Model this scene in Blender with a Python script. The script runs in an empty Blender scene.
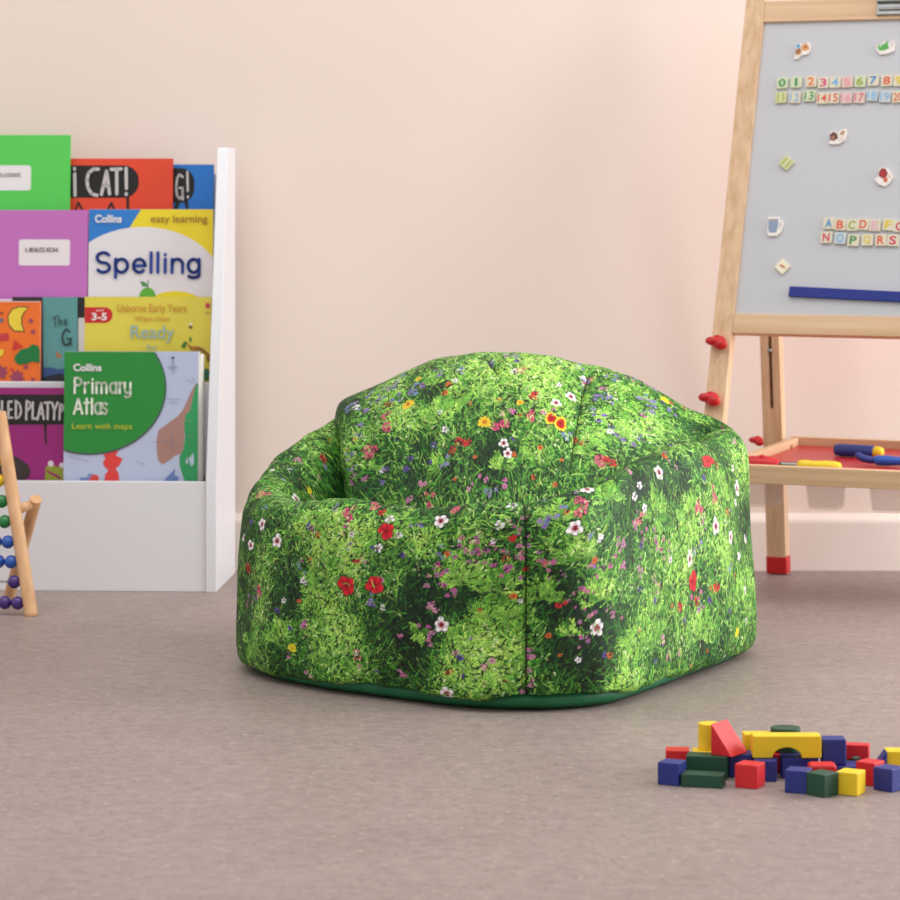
import bpy, bmesh, math, random
import numpy as np
from mathutils import Matrix, Vector, Euler

sc = bpy.context.scene
COL = sc.collection
random.seed(7)
PI = math.pi
F, CX, HY, CH = 3000.0, 450.0, 180.0, 0.68      # focal length (px), principal column, horizon row, eye height


def lin(c):
    c = c / 255.0
    return c / 12.92 if c <= 0.04045 else ((c + 0.055) / 1.055) ** 2.4


def rgb(r, g, b):
    return (lin(r), lin(g), lin(b), 1.0)


def P(px, py, D):                                # a point of the room at depth D
    return Vector(((px - CX) / F * D, D, CH - (py - HY) / F * D))


# ------------------------------------------------------------------ materials
def mat(name, col, rough=0.5, var=0.0, vscale=30.0, bump=0.0, bscale=200.0, spec=0.5, stretch=(1, 1, 1), metallic=0.0, coat=0.0):
    m = bpy.data.materials.new(name)
    m.use_nodes = True
    nt = m.node_tree
    b = nt.nodes['Principled BSDF']
    b.inputs['Roughness'].default_value = rough
    b.inputs['Metallic'].default_value = metallic
    b.inputs['Specular IOR Level'].default_value = spec
    b.inputs['Coat Weight'].default_value = coat
    b.inputs['Base Color'].default_value = col
    if var > 0 or bump > 0:
        tc = nt.nodes.new('ShaderNodeTexCoord')
        mp = nt.nodes.new('ShaderNodeMapping')
        mp.inputs['Scale'].default_value = stretch
        nt.links.new(tc.outputs['Object'], mp.inputs['Vector'])
    if var > 0:
        nz = nt.nodes.new('ShaderNodeTexNoise')
        nz.inputs['Scale'].default_value = vscale
        nz.inputs['Detail'].default_value = 4
        nt.links.new(mp.outputs[0], nz.inputs['Vector'])
        cr = nt.nodes.new('ShaderNodeValToRGB')
        cr.color_ramp.elements[0].position = 0.3
        cr.color_ramp.elements[1].position = 0.7
        cr.color_ramp.elements[0].color = tuple(min(1, c * (1 - var)) for c in col[:3]) + (1,)
        cr.color_ramp.elements[1].color = tuple(min(1, c * (1 + var)) for c in col[:3]) + (1,)
        nt.links.new(nz.outputs['Fac'], cr.inputs['Fac'])
        nt.links.new(cr.outputs[0], b.inputs['Base Color'])
    if bump > 0:
        n2 = nt.nodes.new('ShaderNodeTexNoise')
        n2.inputs['Scale'].default_value = bscale
        n2.inputs['Detail'].default_value = 3
        nt.links.new(mp.outputs[0], n2.inputs['Vector'])
        bp = nt.nodes.new('ShaderNodeBump')
        bp.inputs['Strength'].default_value = bump
        bp.inputs['Distance'].default_value = 0.002
        nt.links.new(n2.outputs['Fac'], bp.inputs['Height'])
        nt.links.new(bp.outputs[0], b.inputs['Normal'])
    return m


def wood_mat(name, c0, c1, stretch):
    m = bpy.data.materials.new(name)
    m.use_nodes = True
    nt = m.node_tree
    b = nt.nodes['Principled BSDF']
    b.inputs['Roughness'].default_value = 0.45
    b.inputs['Specular IOR Level'].default_value = 0.35
    tc = nt.nodes.new('ShaderNodeTexCoord')
    mp = nt.nodes.new('ShaderNodeMapping')
    mp.inputs['Scale'].default_value = stretch
    nz = nt.nodes.new('ShaderNodeTexNoise')
    nz.inputs['Scale'].default_value = 1.0
    nz.inputs['Detail'].default_value = 5
    nz.inputs['Distortion'].default_value = 0.25
    cr = nt.nodes.new('ShaderNodeValToRGB')
    e = cr.color_ramp.elements
    e[0].position, e[0].color = 0.32, c0
    e[1].position, e[1].color = 0.62, c1
    nt.links.new(tc.outputs['Object'], mp.inputs['Vector'])
    nt.links.new(mp.outputs[0], nz.inputs['Vector'])
    nt.links.new(nz.outputs['Fac'], cr.inputs['Fac'])
    nt.links.new(cr.outputs[0], b.inputs['Base Color'])
    return m


_pc = {}


def ink(r, g, b, rough=0.45):
    k = (r, g, b, rough)
    if k not in _pc:
        _pc[k] = mat('print_%d_%d_%d' % (r, g, b), rgb(r, g, b), rough)
    return _pc[k]


M_wall = mat('painted_plaster', (0.835, 0.695, 0.622, 1), 0.75, var=0.02, vscale=1.4, bump=0.03, bscale=160, spec=0.25)
M_skirt = mat('skirting_paint', (0.91, 0.80, 0.735, 1), 0.35, var=0.01, vscale=3)
M_white = mat('white_laminate', (0.79, 0.78, 0.81, 1), 0.38, var=0.008, vscale=4)
PINE0, PINE1 = rgb(206, 166, 128), rgb(224, 190, 154)
M_pine_z = wood_mat('pine_upright', PINE0, PINE1, (110, 110, 2.0))
M_pine_x = wood_mat('pine_rail', PINE0, PINE1, (3.0, 60, 80))
M_pine_y = wood_mat('pine_side', PINE0, PINE1, (70, 3.0, 80))
M_beech = wood_mat('beech_dowel', rgb(208, 158, 112), rgb(226, 180, 136), (60, 60, 4))
M_red_pl = mat('red_plastic', rgb(196, 24, 30), 0.32, var=0.03, vscale=20)
M_steel = mat('steel', rgb(150, 150, 148), 0.3, metallic=1.0, var=0.05, vscale=60)
M_board = mat('whiteboard', rgb(196, 196, 201), 0.3, var=0.006, vscale=5, spec=0.3)
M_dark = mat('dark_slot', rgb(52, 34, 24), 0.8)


def floor_mat():
    m = bpy.data.materials.new('mottled_vinyl')
    m.use_nodes = True
    nt = m.node_tree
    N, L = nt.nodes.new, nt.links.new
    b = nt.nodes['Principled BSDF']
    b.inputs['Specular IOR Level'].default_value = 0.35
    tc = N('ShaderNodeTexCoord')

    def noise(scale, detail, rough=0.6, dist=0.0):
        n = N('ShaderNodeTexNoise')
        n.inputs['Scale'].default_value = scale
        n.inputs['Detail'].default_value = detail
        n.inputs['Roughness'].default_value = rough
        n.inputs['Distortion'].default_value = dist
        L(tc.outputs['Object'], n.inputs['Vector'])
        return n

    def ramp(src, stops):
        r = N('ShaderNodeValToRGB')
        e = r.color_ramp.elements
        e[0].position, e[0].color = stops[0]
        e[1].position, e[1].color = stops[-1]
        for p, c in stops[1:-1]:
            q = e.new(p)
            q.color = c
        L(src, r.inputs['Fac'])
        return r

    def mix(f, a, c, typ='MIX'):
        x = N('ShaderNodeMix')
        x.data_type = 'RGBA'
        x.blend_type = typ
        if isinstance(f, float):
            x.inputs['Factor'].default_value = f
        else:
            L(f, x.inputs['Factor'])
        L(a, x.inputs[6])
        if isinstance(c, tuple):
            x.inputs[7].default_value = c
        else:
            L(c, x.inputs[7])
        return x.outputs[2]
    big = ramp(noise(3.2, 6, 0.65, 0.4).outputs['Fac'], [(0.3, (0.290, 0.226, 0.209, 1)), (0.7, (0.345, 0.272, 0.251, 1))])
    mid = ramp(noise(48, 6, 0.75, 0.3).outputs['Fac'], [(0.30, (0.76, 0.75, 0.75, 1)), (0.5, (1, 1, 1, 1)), (0.72, (1.2, 1.2, 1.2, 1))])
    c = mix(0.85, big.outputs[0], mid.outputs[0], 'MULTIPLY')
    fine = ramp(noise(105, 3, 0.6).outputs['Fac'], [(0.60, (0, 0, 0, 1)), (0.70, (1, 1, 1, 1))])
    c = mix(fine.outputs[0], c, (0.46, 0.39, 0.35, 1))
    dark = ramp(noise(120, 2, 0.5).outputs['Fac'], [(0.26, (1, 1, 1, 1)), (0.36, (0, 0, 0, 1))])
    c = mix(dark.outputs[0], c, (0.19, 0.15, 0.135, 1))
    L(c, b.inputs['Base Color'])
    rr = ramp(noise(40, 3).outputs['Fac'], [(0.3, (0.42, 0.42, 0.42, 1)), (0.7, (0.56, 0.56, 0.56, 1))])
    L(rr.outputs[0], b.inputs['Roughness'])
    bp = N('ShaderNodeBump')
    bp.inputs['Strength'].default_value = 0.12
    bp.inputs['Distance'].default_value = 0.001
    L(noise(220, 3).outputs['Fac'], bp.inputs['Height'])
    L(bp.outputs[0], b.inputs['Normal'])
    return m


M_floor = floor_mat()


# ------------------------------------------------------------------ mesh building
class MB:
    def __init__(self):
        self.v, self.f, self.m = [], [], []

    def add(self, vs, fs, mi=0):
        o = len(self.v)
        self.v += [tuple(p) for p in vs]
        self.f += [tuple(i + o for i in f) for f in fs]
        self.m += [mi] * len(fs)

    def box(self, x0, x1, y0, y1, z0, z1, mi=0, M=None):
        vs = [Vector(p) for p in ((x0, y0, z0), (x1, y0, z0), (x1, y1, z0), (x0, y1, z0), (x0, y0, z1), (x1, y0, z1), (x1, y1, z1), (x0, y1, z1))]
        if M is not None:
            vs = [M @ p for p in vs]
        self.add(vs, [(0, 3, 2, 1), (4, 5, 6, 7), (0, 1, 5, 4), (1, 2, 6, 5), (2, 3, 7, 6), (3, 0, 4, 7)], mi)

    def prism(self, poly, a, b, to3, mi=0):      # poly in 2-D, extruded a..b, to3(u, v, w) -> point
        n = len(poly)
        vs = [to3(u, v, a) for u, v in poly] + [to3(u, v, b) for u, v in poly]
        fs = [tuple(range(n)), tuple(range(2 * n - 1, n - 1, -1))]
        fs += [(i, i + n, (i + 1) % n + n, (i + 1) % n) for i in range(n)]
        self.add(vs, fs, mi)

    def flat(self, pts, mi=0):
        self.add(pts, [tuple(range(len(pts)))], mi)

    def tube(self, path, rad, n=16, mi=0, cap=True):
        path = [Vector(p) for p in path]
        rads = rad if isinstance(rad, (list, tuple)) else [rad] * len(path)
        vs = []
        ref = None
        for i, p in enumerate(path):
            d = (path[min(i + 1, len(path) - 1)] - path[max(i - 1, 0)]).normalized()
            if ref is None:
                ref = Vector((0, 0, 1)) if abs(d.z) < 0.9 else Vector((1, 0, 0))
            a = (ref - d * ref.dot(d)).normalized()
            ref = a
            c = d.cross(a)
            for k in range(n):
                t = 2 * PI * k / n
                vs.append(p + (a * math.cos(t) + c * math.sin(t)) * rads[i])
        fs = []
        for i in range(len(path) - 1):
            for k in range(n):
                fs.append((i * n + k, i * n + (k + 1) % n, (i + 1) * n + (k + 1) % n, (i + 1) * n + k))
        if cap:
            fs.append(tuple(range(n - 1, -1, -1)))
            fs.append(tuple(range((len(path) - 1) * n, len(path) * n)))
        self.add(vs, fs, mi)

    def sphere(self, c, r, sx=1, sy=1, sz=1, n=20, mi=0):
        c = Vector(c)
        k = n // 2
        vs = [c + Vector((0, 0, r * sz))]
        for i in range(1, k):
            a = PI * i / k
            for j in range(n):
                b = 2 * PI * j / n
                vs.append(c + Vector((r * sx * math.sin(a) * math.cos(b), r * sy * math.sin(a) * math.sin(b), r * sz * math.cos(a))))
        vs.append(c - Vector((0, 0, r * sz)))
        fs = [(0, 1 + j, 1 + (j + 1) % n) for j in range(n)]
        for i in range(k - 2):
            for j in range(n):
                fs.append((1 + i * n + j, 1 + (i + 1) * n + j, 1 + (i + 1) * n + (j + 1) % n, 1 + i * n + (j + 1) % n))
        l = len(vs) - 1
        o = 1 + (k - 2) * n
        fs += [(l, o + (j + 1) % n, o + j) for j in range(n)]
        self.add(vs, fs, mi)

    def build(self, name, mats, parent=None, smooth=False, bevel=0.0, seg=2, fix=True):
        me = bpy.data.meshes.new(name)
        me.from_pydata(self.v, [], self.f)
        for m in (mats if isinstance(mats, (list, tuple)) else [mats]):
            me.materials.append(m)
        me.polygons.foreach_set('material_index', self.m)
        if fix:
            bm = bmesh.new()
            bm.from_mesh(me)
            bmesh.ops.recalc_face_normals(bm, faces=bm.faces)
            bm.to_mesh(me)
            bm.free()
        if smooth:
            me.polygons.foreach_set('use_smooth', [True] * len(me.polygons))
        me.update()
        o = bpy.data.objects.new(name, me)
        COL.objects.link(o)
        if parent is not None:
            o.parent = parent
        if bevel > 0:
            b = o.modifiers.new('edge', 'BEVEL')
            b.width, b.segments, b.limit_method = bevel, seg, 'ANGLE'
            b.angle_limit = 0.6
            b.harden_normals = False
            if not smooth:
                me.polygons.foreach_set('use_smooth', [True] * len(me.polygons))
                b.harden_normals = True
        return o


def tag(o, label, cat, group=None):
    o['label'] = label
    o['category'] = cat
    if group:
        o['group'] = group
    return o


def thing(name, label, cat, M=None, group=None):
    o = bpy.data.objects.new(name, None)
    o.empty_display_size = 0.05
    COL.objects.link(o)
    if M is not None:
        o.matrix_world = M
    return tag(o, label, cat, group)


def struct(o):
    o['kind'] = 'structure'
    return o


# ------------------------------------------------------------------ lettering
def text_shape(s, bold=0.0, shear=0.0, spacing=1.0):
    cu = bpy.data.curves.new('lettering_curve', 'FONT')
    cu.body = s
    cu.size = 1.0
    cu.offset = bold
    cu.shear = shear
    cu.space_character = spacing
    cu.resolution_u = 5
    o = bpy.data.objects.new('lettering_curve', cu)
    COL.objects.link(o)
    bpy.context.view_layer.update()
    ev = o.evaluated_get(bpy.context.evaluated_depsgraph_get())
    me = ev.to_mesh()
    vs = [(v.co.x, v.co.y) for v in me.vertices]
    fs = [tuple(p.vertices) for p in me.polygons]
    ev.to_mesh_clear()
    bpy.data.objects.remove(o)
    bpy.data.curves.remove(cu)
    return vs, fs


def add_text(mb, s, x0, x1, z0, z1, to3, w, mi=0, bold=0.0, shear=0.0, spacing=1.0):
    vs, fs = text_shape(s, bold, shear, spacing)
    ax, bx = min(v[0] for v in vs), max(v[0] for v in vs)
    az, bz = min(v[1] for v in vs), max(v[1] for v in vs)
    mb.add([to3(x0 + (u - ax) / (bx - ax) * (x1 - x0), z0 + (t - az) / (bz - az) * (z1 - z0), w) for u, t in vs], fs, mi)


def add_strokes(mb, lines, width, to3, w, mi=0):     # brushed letters: round-ended strokes
    for ln in lines:
        for (x0, z0), (x1, z1) in zip(ln[:-1], ln[1:]):
            d = Vector((x1 - x0, z1 - z0))
            a = math.atan2(d.y, d.x)
            pts = []
            for k in range(7):
                t = a + PI / 2 + PI * k / 6
                pts.append(to3(x0 + width / 2 * math.cos(t), z0 + width / 2 * math.sin(t), w))
            for k in range(7):
                t = a - PI / 2 + PI * k / 6
                pts.append(to3(x1 + width / 2 * math.cos(t), z1 + width / 2 * math.sin(t), w))
            mb.flat(pts, mi)


def ell(cx, cy, rx, ry, n=40, a0=0.0, a1=360.0):
    return [(cx + rx * math.cos(math.radians(a0 + (a1 - a0) * k / n)), cy + ry * math.sin(math.radians(a0 + (a1 - a0) * k / n))) for k in range(n if a1 - a0 >= 360 else n + 1)]


def rrect(x0, y0, x1, y1, r, n=5):
    pts = []
    for cx, cy, a in ((x1 - r, y0 + r, -90), (x1 - r, y1 - r, 0), (x0 + r, y1 - r, 90), (x0 + r, y0 + r, 180)):
        for k in range(n + 1):
            t = math.radians(a + 90 * k / n)
            pts.append((cx + r * math.cos(t), cy + r * math.sin(t)))
    return pts


def clip(poly, x0, y0, x1, y1):
    def cut(ps, ax, lim, keep_less):
        out = []
        for i in range(len(ps)):
            a, b = ps[i - 1], ps[i]
            ia = (a[ax] <= lim) if keep_less else (a[ax] >= lim)
            ib = (b[ax] <= lim) if keep_less else (b[ax] >= lim)
            if ia != ib:
                t = (lim - a[ax]) / (b[ax] - a[ax])
                out.append((a[0] + t * (b[0] - a[0]), a[1] + t * (b[1] - a[1])))
            if ib:
                out.append(b)
        return out
    for ax, lim, kl in ((0, x0, False), (0, x1, True), (1, y0, False), (1, y1, True)):
        if poly:
            poly = cut(poly, ax, lim, kl)
    return poly


# ------------------------------------------------------------------ the room
WALL_Y = 5.24
b = MB(); b.box(-3.2, 3.2, -0.8, WALL_Y + 0.1, -0.06, 0.0)
struct(b.build('floor', M_floor))
b = MB(); b.box(-3.2, 3.2, WALL_Y, WALL_Y + 0.1, 0.0, 2.7)
struct(b.build('wall_back', M_wall))
prof = [(0, 0), (-0.018, 0), (-0.018, 0.082), (-0.0172, 0.086), (-0.015, 0.0895), (-0.0125, 0.092), (-0.009, 0.0955), (-0.005, 0.0975), (0, 0.098)]
b = MB(); b.prism(prof, -3.2, 3.2, lambda u, v, w: (w, WALL_Y + u, v))
struct(b.build('baseboard_back', M_skirt))

# ------------------------------------------------------------------ bookshelf
SH_ROT = math.radians(-3.2)
SHX, SHY = (216.5 - CX) / F * 4.947, 4.947
SH_M = Matrix.Translation((SHX, SHY, 0)) @ Matrix.Rotation(SH_ROT, 4, 'Z')
_c, _s = math.cos(-SH_ROT), math.sin(-SH_ROT)


def shelf_x(px, t):
    q = (px - CX) / F
    return (q * (SHY + t * _c) - SHX - t * _s) / (_c + q * _s)


shelf = thing('bookshelf', 'low white display bookshelf with sloping sides holding rows of children\'s books', 'bookshelf', SH_M)
SW = 0.53
side_poly = [(0, 0), (0, 0.182), (0.142, 0.728), (0.148, 0.735), (0.243, 0.735), (0.243, 0)]
for nm, xa in (('side_panel', -0.018), ('side_panel', -SW)):
    b = MB(); b.prism(side_poly, xa, xa + 0.018, lambda u, v, w: (w, u, v))
    b.build(nm, M_white, shelf, bevel=0.0012)
b = MB(); b.box(-SW + 0.0185, -0.0185, 0.003, 0.017, 0.0, 0.1815)
b.build('front_panel', M_white, shelf, bevel=0.0012)
tiers = [(0.062, 0.185, 0.342), (0.110, 0.318, 0.478), (0.158, 0.445, 0.607)]
for t, z0, z1 in tiers:
    b = MB(); b.box(-SW + 0.0185, -0.0185, t, t + 0.012, z0, z1)
    b.build('pocket_front', M_white, shelf, bevel=0.001)
for t, tt, z in ((0.0175, 0.0615, 0.085), (0.0745, 0.1095, 0.185), (0.1225, 0.1575, 0.330), (0.1705, 0.2305, 0.455)):
    b = MB(); b.box(-SW + 0.0185, -0.0185, t, tt, z - 0.010, z)
    b.build('ledge', M_white, shelf)
b = MB(); b.box(-SW + 0.0185, -0.0185, 0.231, 0.241, 0.02, 0.69)
b.build('back_panel', M_white, shelf)
LEDGE = {1: 0.086, 2: 0.186, 3: 0.331, 4: 0.456}

M_pages = mat('book_pages', rgb(226, 222, 214), 0.8, var=0.05, vscale=2, stretch=(1, 900, 1))


class Book:
    """A book standing in one of the pockets; its cover artwork is given in pixels of the photograph at the book's depth."""
    def __init__(self, name, label, tier, t, L, R, top, thick, col, cat='book', lean=3.0, group=None, fan=0.0):
        self.t = t
        self.z0 = LEDGE[tier]
        lean = math.radians(lean)
        xl, xr = shelf_x(L, t + 0.012), shelf_x(R, t + 0.012)
        xc = (xl + xr) / 2
        world = SH_M @ Vector((xc, t + 0.012, 0))
        self.k = world.y / F
        ztop = CH - (top - HY) * (SH_M @ Vector((xc, t + 0.016, 0))).y / F
        self.H = (ztop - self.z0) / math.cos(lean)
        self.W = xr - xl
        self.L, self.R, self.top = L, R, top
        self.xl = -self.W / 2
        Mx = SH_M @ Matrix.Translation((xc, t, self.z0)) @ Matrix.Rotation(-lean, 4, 'X')
        self.root = thing(name, label, cat, Mx, group or 'children\'s books in the white shelf')
        ct = 0.0008
        w = self.W / 2
        b = MB()
        b.box(-w, w, 0, ct, 0, self.H)
        b.box(-w, w, thick - ct, thick, 0, self.H)
        b.box(-w, -w + ct, ct, thick - ct, 0, self.H)
        self.cover = b.build('cover', col, self.root)
        b = MB()
        b.box(-w + ct * 1.2, w - 0.0012, ct * 1.1, thick - ct * 1.1, 0.001, self.H - 0.0012)
        if fan:
            b.prism([(w - 0.002, thick * 0.25), (w + fan * 0.5, thick * 0.35), (w + fan, thick * 0.62), (w + fan, thick * 0.95), (w - 0.002, thick * 0.95)], 0.001, self.H - 0.004, lambda u, v, t_: (u, v, t_))
        b.build('pages', M_pages, self.root)

    def u(self, px):
        return self.xl + (px - self.L) / (self.R - self.L) * self.W

    def z(self, py):
        return self.H - (py - self.top) * self.k

    def to3(self, px, py, w):
        return (self.u(px), -w, self.z(py))

    def art(self, name, shapes, label=None):
        """shapes: (points, ink) flat printed areas in painting order"""
        b = MB()
        mats, base = [], 0.0003
        x0, x1, y0, y1 = self.L + 0.15, self.R - 0.15, self.top + 0.15, self.top + self.H / self.k - 0.5
        for i, (pts, m) in enumerate(shapes):
            if m not in mats:
                mats.append(m)
            q = clip(pts, x0, y0, x1, y1)
            if len(q) >= 3:
                b.flat([self.to3(px, py, base + i * 0.00012) for px, py in q], mats.index(m))
        o = b.build(name, mats, self.cover, fix=False)
        if label:
            o['label'] = label
        return o

    def text(self, name, items, m, w=0.0030, label=None):
        """items: (string, x0, x1, y_top, y_bottom, bold)"""
        b = MB()
        for s, x0, x1, y0, y1, bold in items:
            add_text(b, s, x0, x1, y1, y0, self.to3, w, 0, bold)
        o = b.build(name, m, self.cover, fix=False)
        if label:
            o['label'] = label
        return o

    def brush(self, name, lines, width, m, w=0.0030, label=None):
        b = MB()
        add_strokes(b, lines, width, self.to3, w)
        o = b.build(name, m, self.cover, fix=False)
        if label:
            o['label'] = label
        return o


BLACK = ink(22, 20, 20)
CHALK = ink(205, 200, 198)
WHITE = ink(232, 228, 230)

# --- back row
bk = Book('picture_book', 'blue picture book with a black speech bubble, half behind the orange-red book', 4, 0.203, 118, 213.5, 164.5, 0.008, ink(36, 122, 208))
bk.art('cover_print', [(rrect(120, 168, 194.5, 203, 14), BLACK), ([(184, 200), (188, 200), (189, 210), (186.5, 210)], BLACK), ([(176, 203), (180, 203), (178, 209), (174, 209)], BLACK)], 'black speech bubble printed on the blue cover')
bk.brush('title_lettering', [[(183, 177), (180, 174.5), (177.5, 178), (176.5, 187), (177.5, 196), (180.5, 199), (183, 196), (183, 188), (180, 188)], [(183, 190), (183.3, 199.5)], [(187.5, 172), (188.2, 191)], [(188.3, 196.5), (188.4, 197.5)]], 2.3, CHALK, label='chalky white hand lettering')

bk = Book('picture_book', 'orange-red picture book with white hand lettering on a black speech bubble', 4, 0.189, 38, 172.5, 158.5, 0.009, ink(234, 74, 42))
bk.art('cover_print', [(rrect(30, 165.5, 139, 197.8, 15), BLACK), ([(126.5, 196), (129.5, 196), (129.5, 210), (127, 210)], BLACK),
                         ([(75, 210), (78, 201.5), (79.5, 202), (84, 210), (82, 210), (78.5, 205), (77, 210)], BLACK), ([(107, 210), (111, 202), (112.5, 202), (116, 210), (114, 210), (111.7, 205.5), (109.4, 210)], BLACK)], 'black speech bubble and ear tips on the orange-red cover')
bk.brush('title_lettering', [[(75, 174), (75.6, 195.5)], [(74.7, 168.6), (74.9, 169.3)],
                             [(98.5, 169.3), (94, 169), (89, 173), (87.3, 180), (88.5, 188), (92, 194), (97.5, 195.6)],
                             [(102, 194.5), (107, 171), (110, 194)], [(103.5, 186), (108.5, 186)],
                             [(111.5, 169.5), (121.5, 169)], [(117, 169.5), (117.3, 194)], [(126.4, 168.5), (126.9, 188.5)], [(126.8, 193.8), (126.8, 194.6)]], 3.3, CHALK, label='chalky white hand lettering')

bk = Book('exercise_book', 'bright green exercise book with a white name label, tallest on the shelf', 4, 0.174, -58, 70, 135, 0.005, ink(88, 208, 86), 'book')
bk.art('name_label', [(rrect(-20, 165.5, 31, 190.5, 2.5), ink(238, 232, 234))], 'white stick-on label')
rnd = random.Random(3)


def scribble(x0, x1, y0, y1):
    out, x = [], x0
    while x < x1:
        w = rnd.uniform(1.2, 2.0)
        k = rnd.random()
        if k < 0.35:
            out.append([(x, y1), (x + w / 2, y0), (x + w, y1)])
        elif k < 0.7:
            out.append([(x, y0), (x, y1), (x + w * .8, y1)])
        else:
            out.append([(x + w, y0), (x, y0), (x, y1), (x + w, y1)])
        x += w + rnd.uniform(0.7, 1.6)
    return out


bk.brush('label_writing', scribble(-8, 21, 173.6, 176.4), 0.75, ink(80, 76, 78), 0.0016, 'small dark handwriting')

# --- third row
bk = Book('exercise_book', 'mauve-pink exercise book with a white name label below the green one', 3, 0.126, -42, 87.5, 210, 0.005, ink(196, 112, 188), 'book')
bk.art('name_label', [(rrect(19, 239.5, 70, 265.5, 2.5), ink(236, 226, 230))], 'white stick-on label')
bk.brush('label_writing', scribble(26, 58, 248, 251.4), 0.85, ink(92, 84, 92), 0.0016, 'small dark handwriting')

bk = Book('workbook', 'spelling workbook with a white, blue and yellow cover', 3, 0.128, 88.5, 213, 209.3, 0.006, ink(228, 222, 224))
SBLUE, SYEL, SNAVY = ink(42, 124, 204), ink(240, 216, 40), ink(30, 62, 150)
bk.art('cover_print', [([(80, 205), (215, 205), (215, 330), (80, 330)], SYEL),
                         ([(80, 205), (143.5, 205), (128, 230), (104, 262), (80, 340)], SBLUE),
                         (ell(143, 284.5, 79, 57.5, 60), ink(230, 224, 227)),
                         ([(80, 262), (100, 240), (200, 262), (215, 300), (150, 296), (100, 298), (92, 292), (80, 284)], ink(230, 224, 227)),
                         (ell(176, 309, 30, 18), SYEL), (ell(148, 297, 8.2, 9.6), ink(98, 176, 56)),
                         ([(140.5, 281.2), (145, 282), (148.8, 286.4), (143, 286.6)], ink(54, 140, 60)), ([(147.6, 288), (147.9, 280), (148.7, 280), (148.6, 288)], ink(70, 80, 50))], 'white oval, yellow and blue corners and a green apple')
def arc(cx, cy, rx, ry, a0, a1, n=12):
    return [(cx + rx * math.cos(math.radians(a0 + (a1 - a0) * k / n)), cy - ry * math.sin(math.radians(a0 + (a1 - a0) * k / n))) for k in range(n + 1)]


def letter(ch, x, yb, w, xh, cap, dsc):
    """rounded handwriting skeleton: x left edge, yb base row, w width, xh / cap / dsc heights (pixels)"""
    r, c, m = w / 2, x + w / 2, yb - xh / 2
    if ch == 'S':
        return [arc(c, yb - cap * .745, r, cap * .255, 30, 270) + arc(c, yb - cap * .245, r, cap * .245, 90, -150)]
    if ch == 'P':
        return [[(x, yb), (x, yb - cap)], [(x, yb - cap), (x + w * .45, yb - cap)] + arc(x + w * .45, yb - cap * .76, w * .55, cap * .24, 90, -90) + [(x, yb - cap * .52)]]
    if ch == 'A':
        return [[(x, yb), (c, yb - cap), (x + w, yb)], [(x + w * .2, yb - cap * .32), (x + w * .8, yb - cap * .32)]]
    if ch == 'p':
        return [[(x, yb - xh), (x, yb + dsc)], arc(c, m, r, xh / 2, 0, 360, 20)]
    if ch == 'e':
        return [[(x, m), (x + w, m)] + arc(c, m, r, xh / 2, 0, 315, 18)]
    if ch == 'l':
        return [[(x, yb), (x, yb - cap)]]
    if ch == 't':
        return [[(c, yb - cap), (c, yb)], [(x, yb - xh), (x + w, yb - xh)]]
    if ch == 'i':
        return [[(x, yb), (x, yb - xh)], [(x, yb - xh - (cap - xh) * .75), (x, yb - xh - (cap - xh) * .7)]]
    if ch == 'n':
        return [[(x, yb), (x, yb - xh)], [(x, yb - xh * .6)] + arc(c, yb - xh * .6, r, xh * .4, 180, 0) + [(x + w, yb)]]
    if ch == 'm':
        q = w / 4
        return [[(x, yb), (x, yb - xh)], arc(x + q, yb - xh * .7, q, xh * .3, 180, 0) + [(x + 2 * q, yb)], arc(x + 3 * q, yb - xh * .7, q, xh * .3, 180, 0) + [(x + w, yb)]]
    if ch == 'r':
        return [[(x, yb), (x, yb - xh)], [(x, yb - xh * .55)] + arc(x + w, yb - xh * .55, w, xh * .45, 180, 95)]
    if ch == 'a':
        return [arc(c, m, r, xh / 2, 0, 360, 20), [(x + w, yb - xh), (x + w, yb)]]
    if ch == 's':
        return [arc(c, yb - xh * .745, r, xh * .255, 30, 270) + arc(c, yb - xh * .245, r, xh * .245, 90, -150)]
    if ch == 'y':
        return [[(x, yb - xh), (x, yb - xh * .45)] + arc(c, yb - xh * .4, r, xh * .4, 180, 360), [(x + w, yb - xh), (x + w, yb + dsc * .5)] + arc(c, yb + dsc * .5, r, dsc * .5, 0, -140)]
    if ch == 'g':
        return [arc(c, m, r, xh / 2, 0, 360, 20), [(x + w, yb - xh), (x + w, yb + dsc * .45)] + arc(c, yb + dsc * .45, r, dsc * .55, 0, -150)]
    return []


def word(items, yb, xh, cap, dsc):
    out = []
    for ch, x, w in items:
        out += letter(ch, x, yb, w, xh, cap, dsc)
    return out


bk.brush('title_lettering', word([('S', 97.5, 12.5), ('p', 116, 12), ('e', 134, 11.5), ('l', 151.5, 0), ('l', 158.3, 0), ('i', 165.6, 0), ('n', 172.5, 10.5), ('g', 188.5, 11)], 272.4, 13.2, 19.6, 5.2), 3.3, SNAVY, label='navy rounded title lettering')
bk.text('publisher_lettering', [('Collins', 95, 121.8, 214.8, 222.8, 0.03)], WHITE)
bk.text('series_lettering', [('easy learning', 151, 207.5, 215, 224.8, 0.004)], ink(146, 92, 40))

# --- second row
bk = Book('picture_book', 'slim black and white book whose edge shows between teal and yellow covers', 2, 0.0945, 60, 92, 296.8, 0.0035, ink(230, 226, 226), lean=1.8)
bk.art('cover_print', [([(55, 290), (95, 290), (95, 317.5), (55, 317.5)], ink(34, 32, 38))], 'black upper band of the cover')

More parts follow.
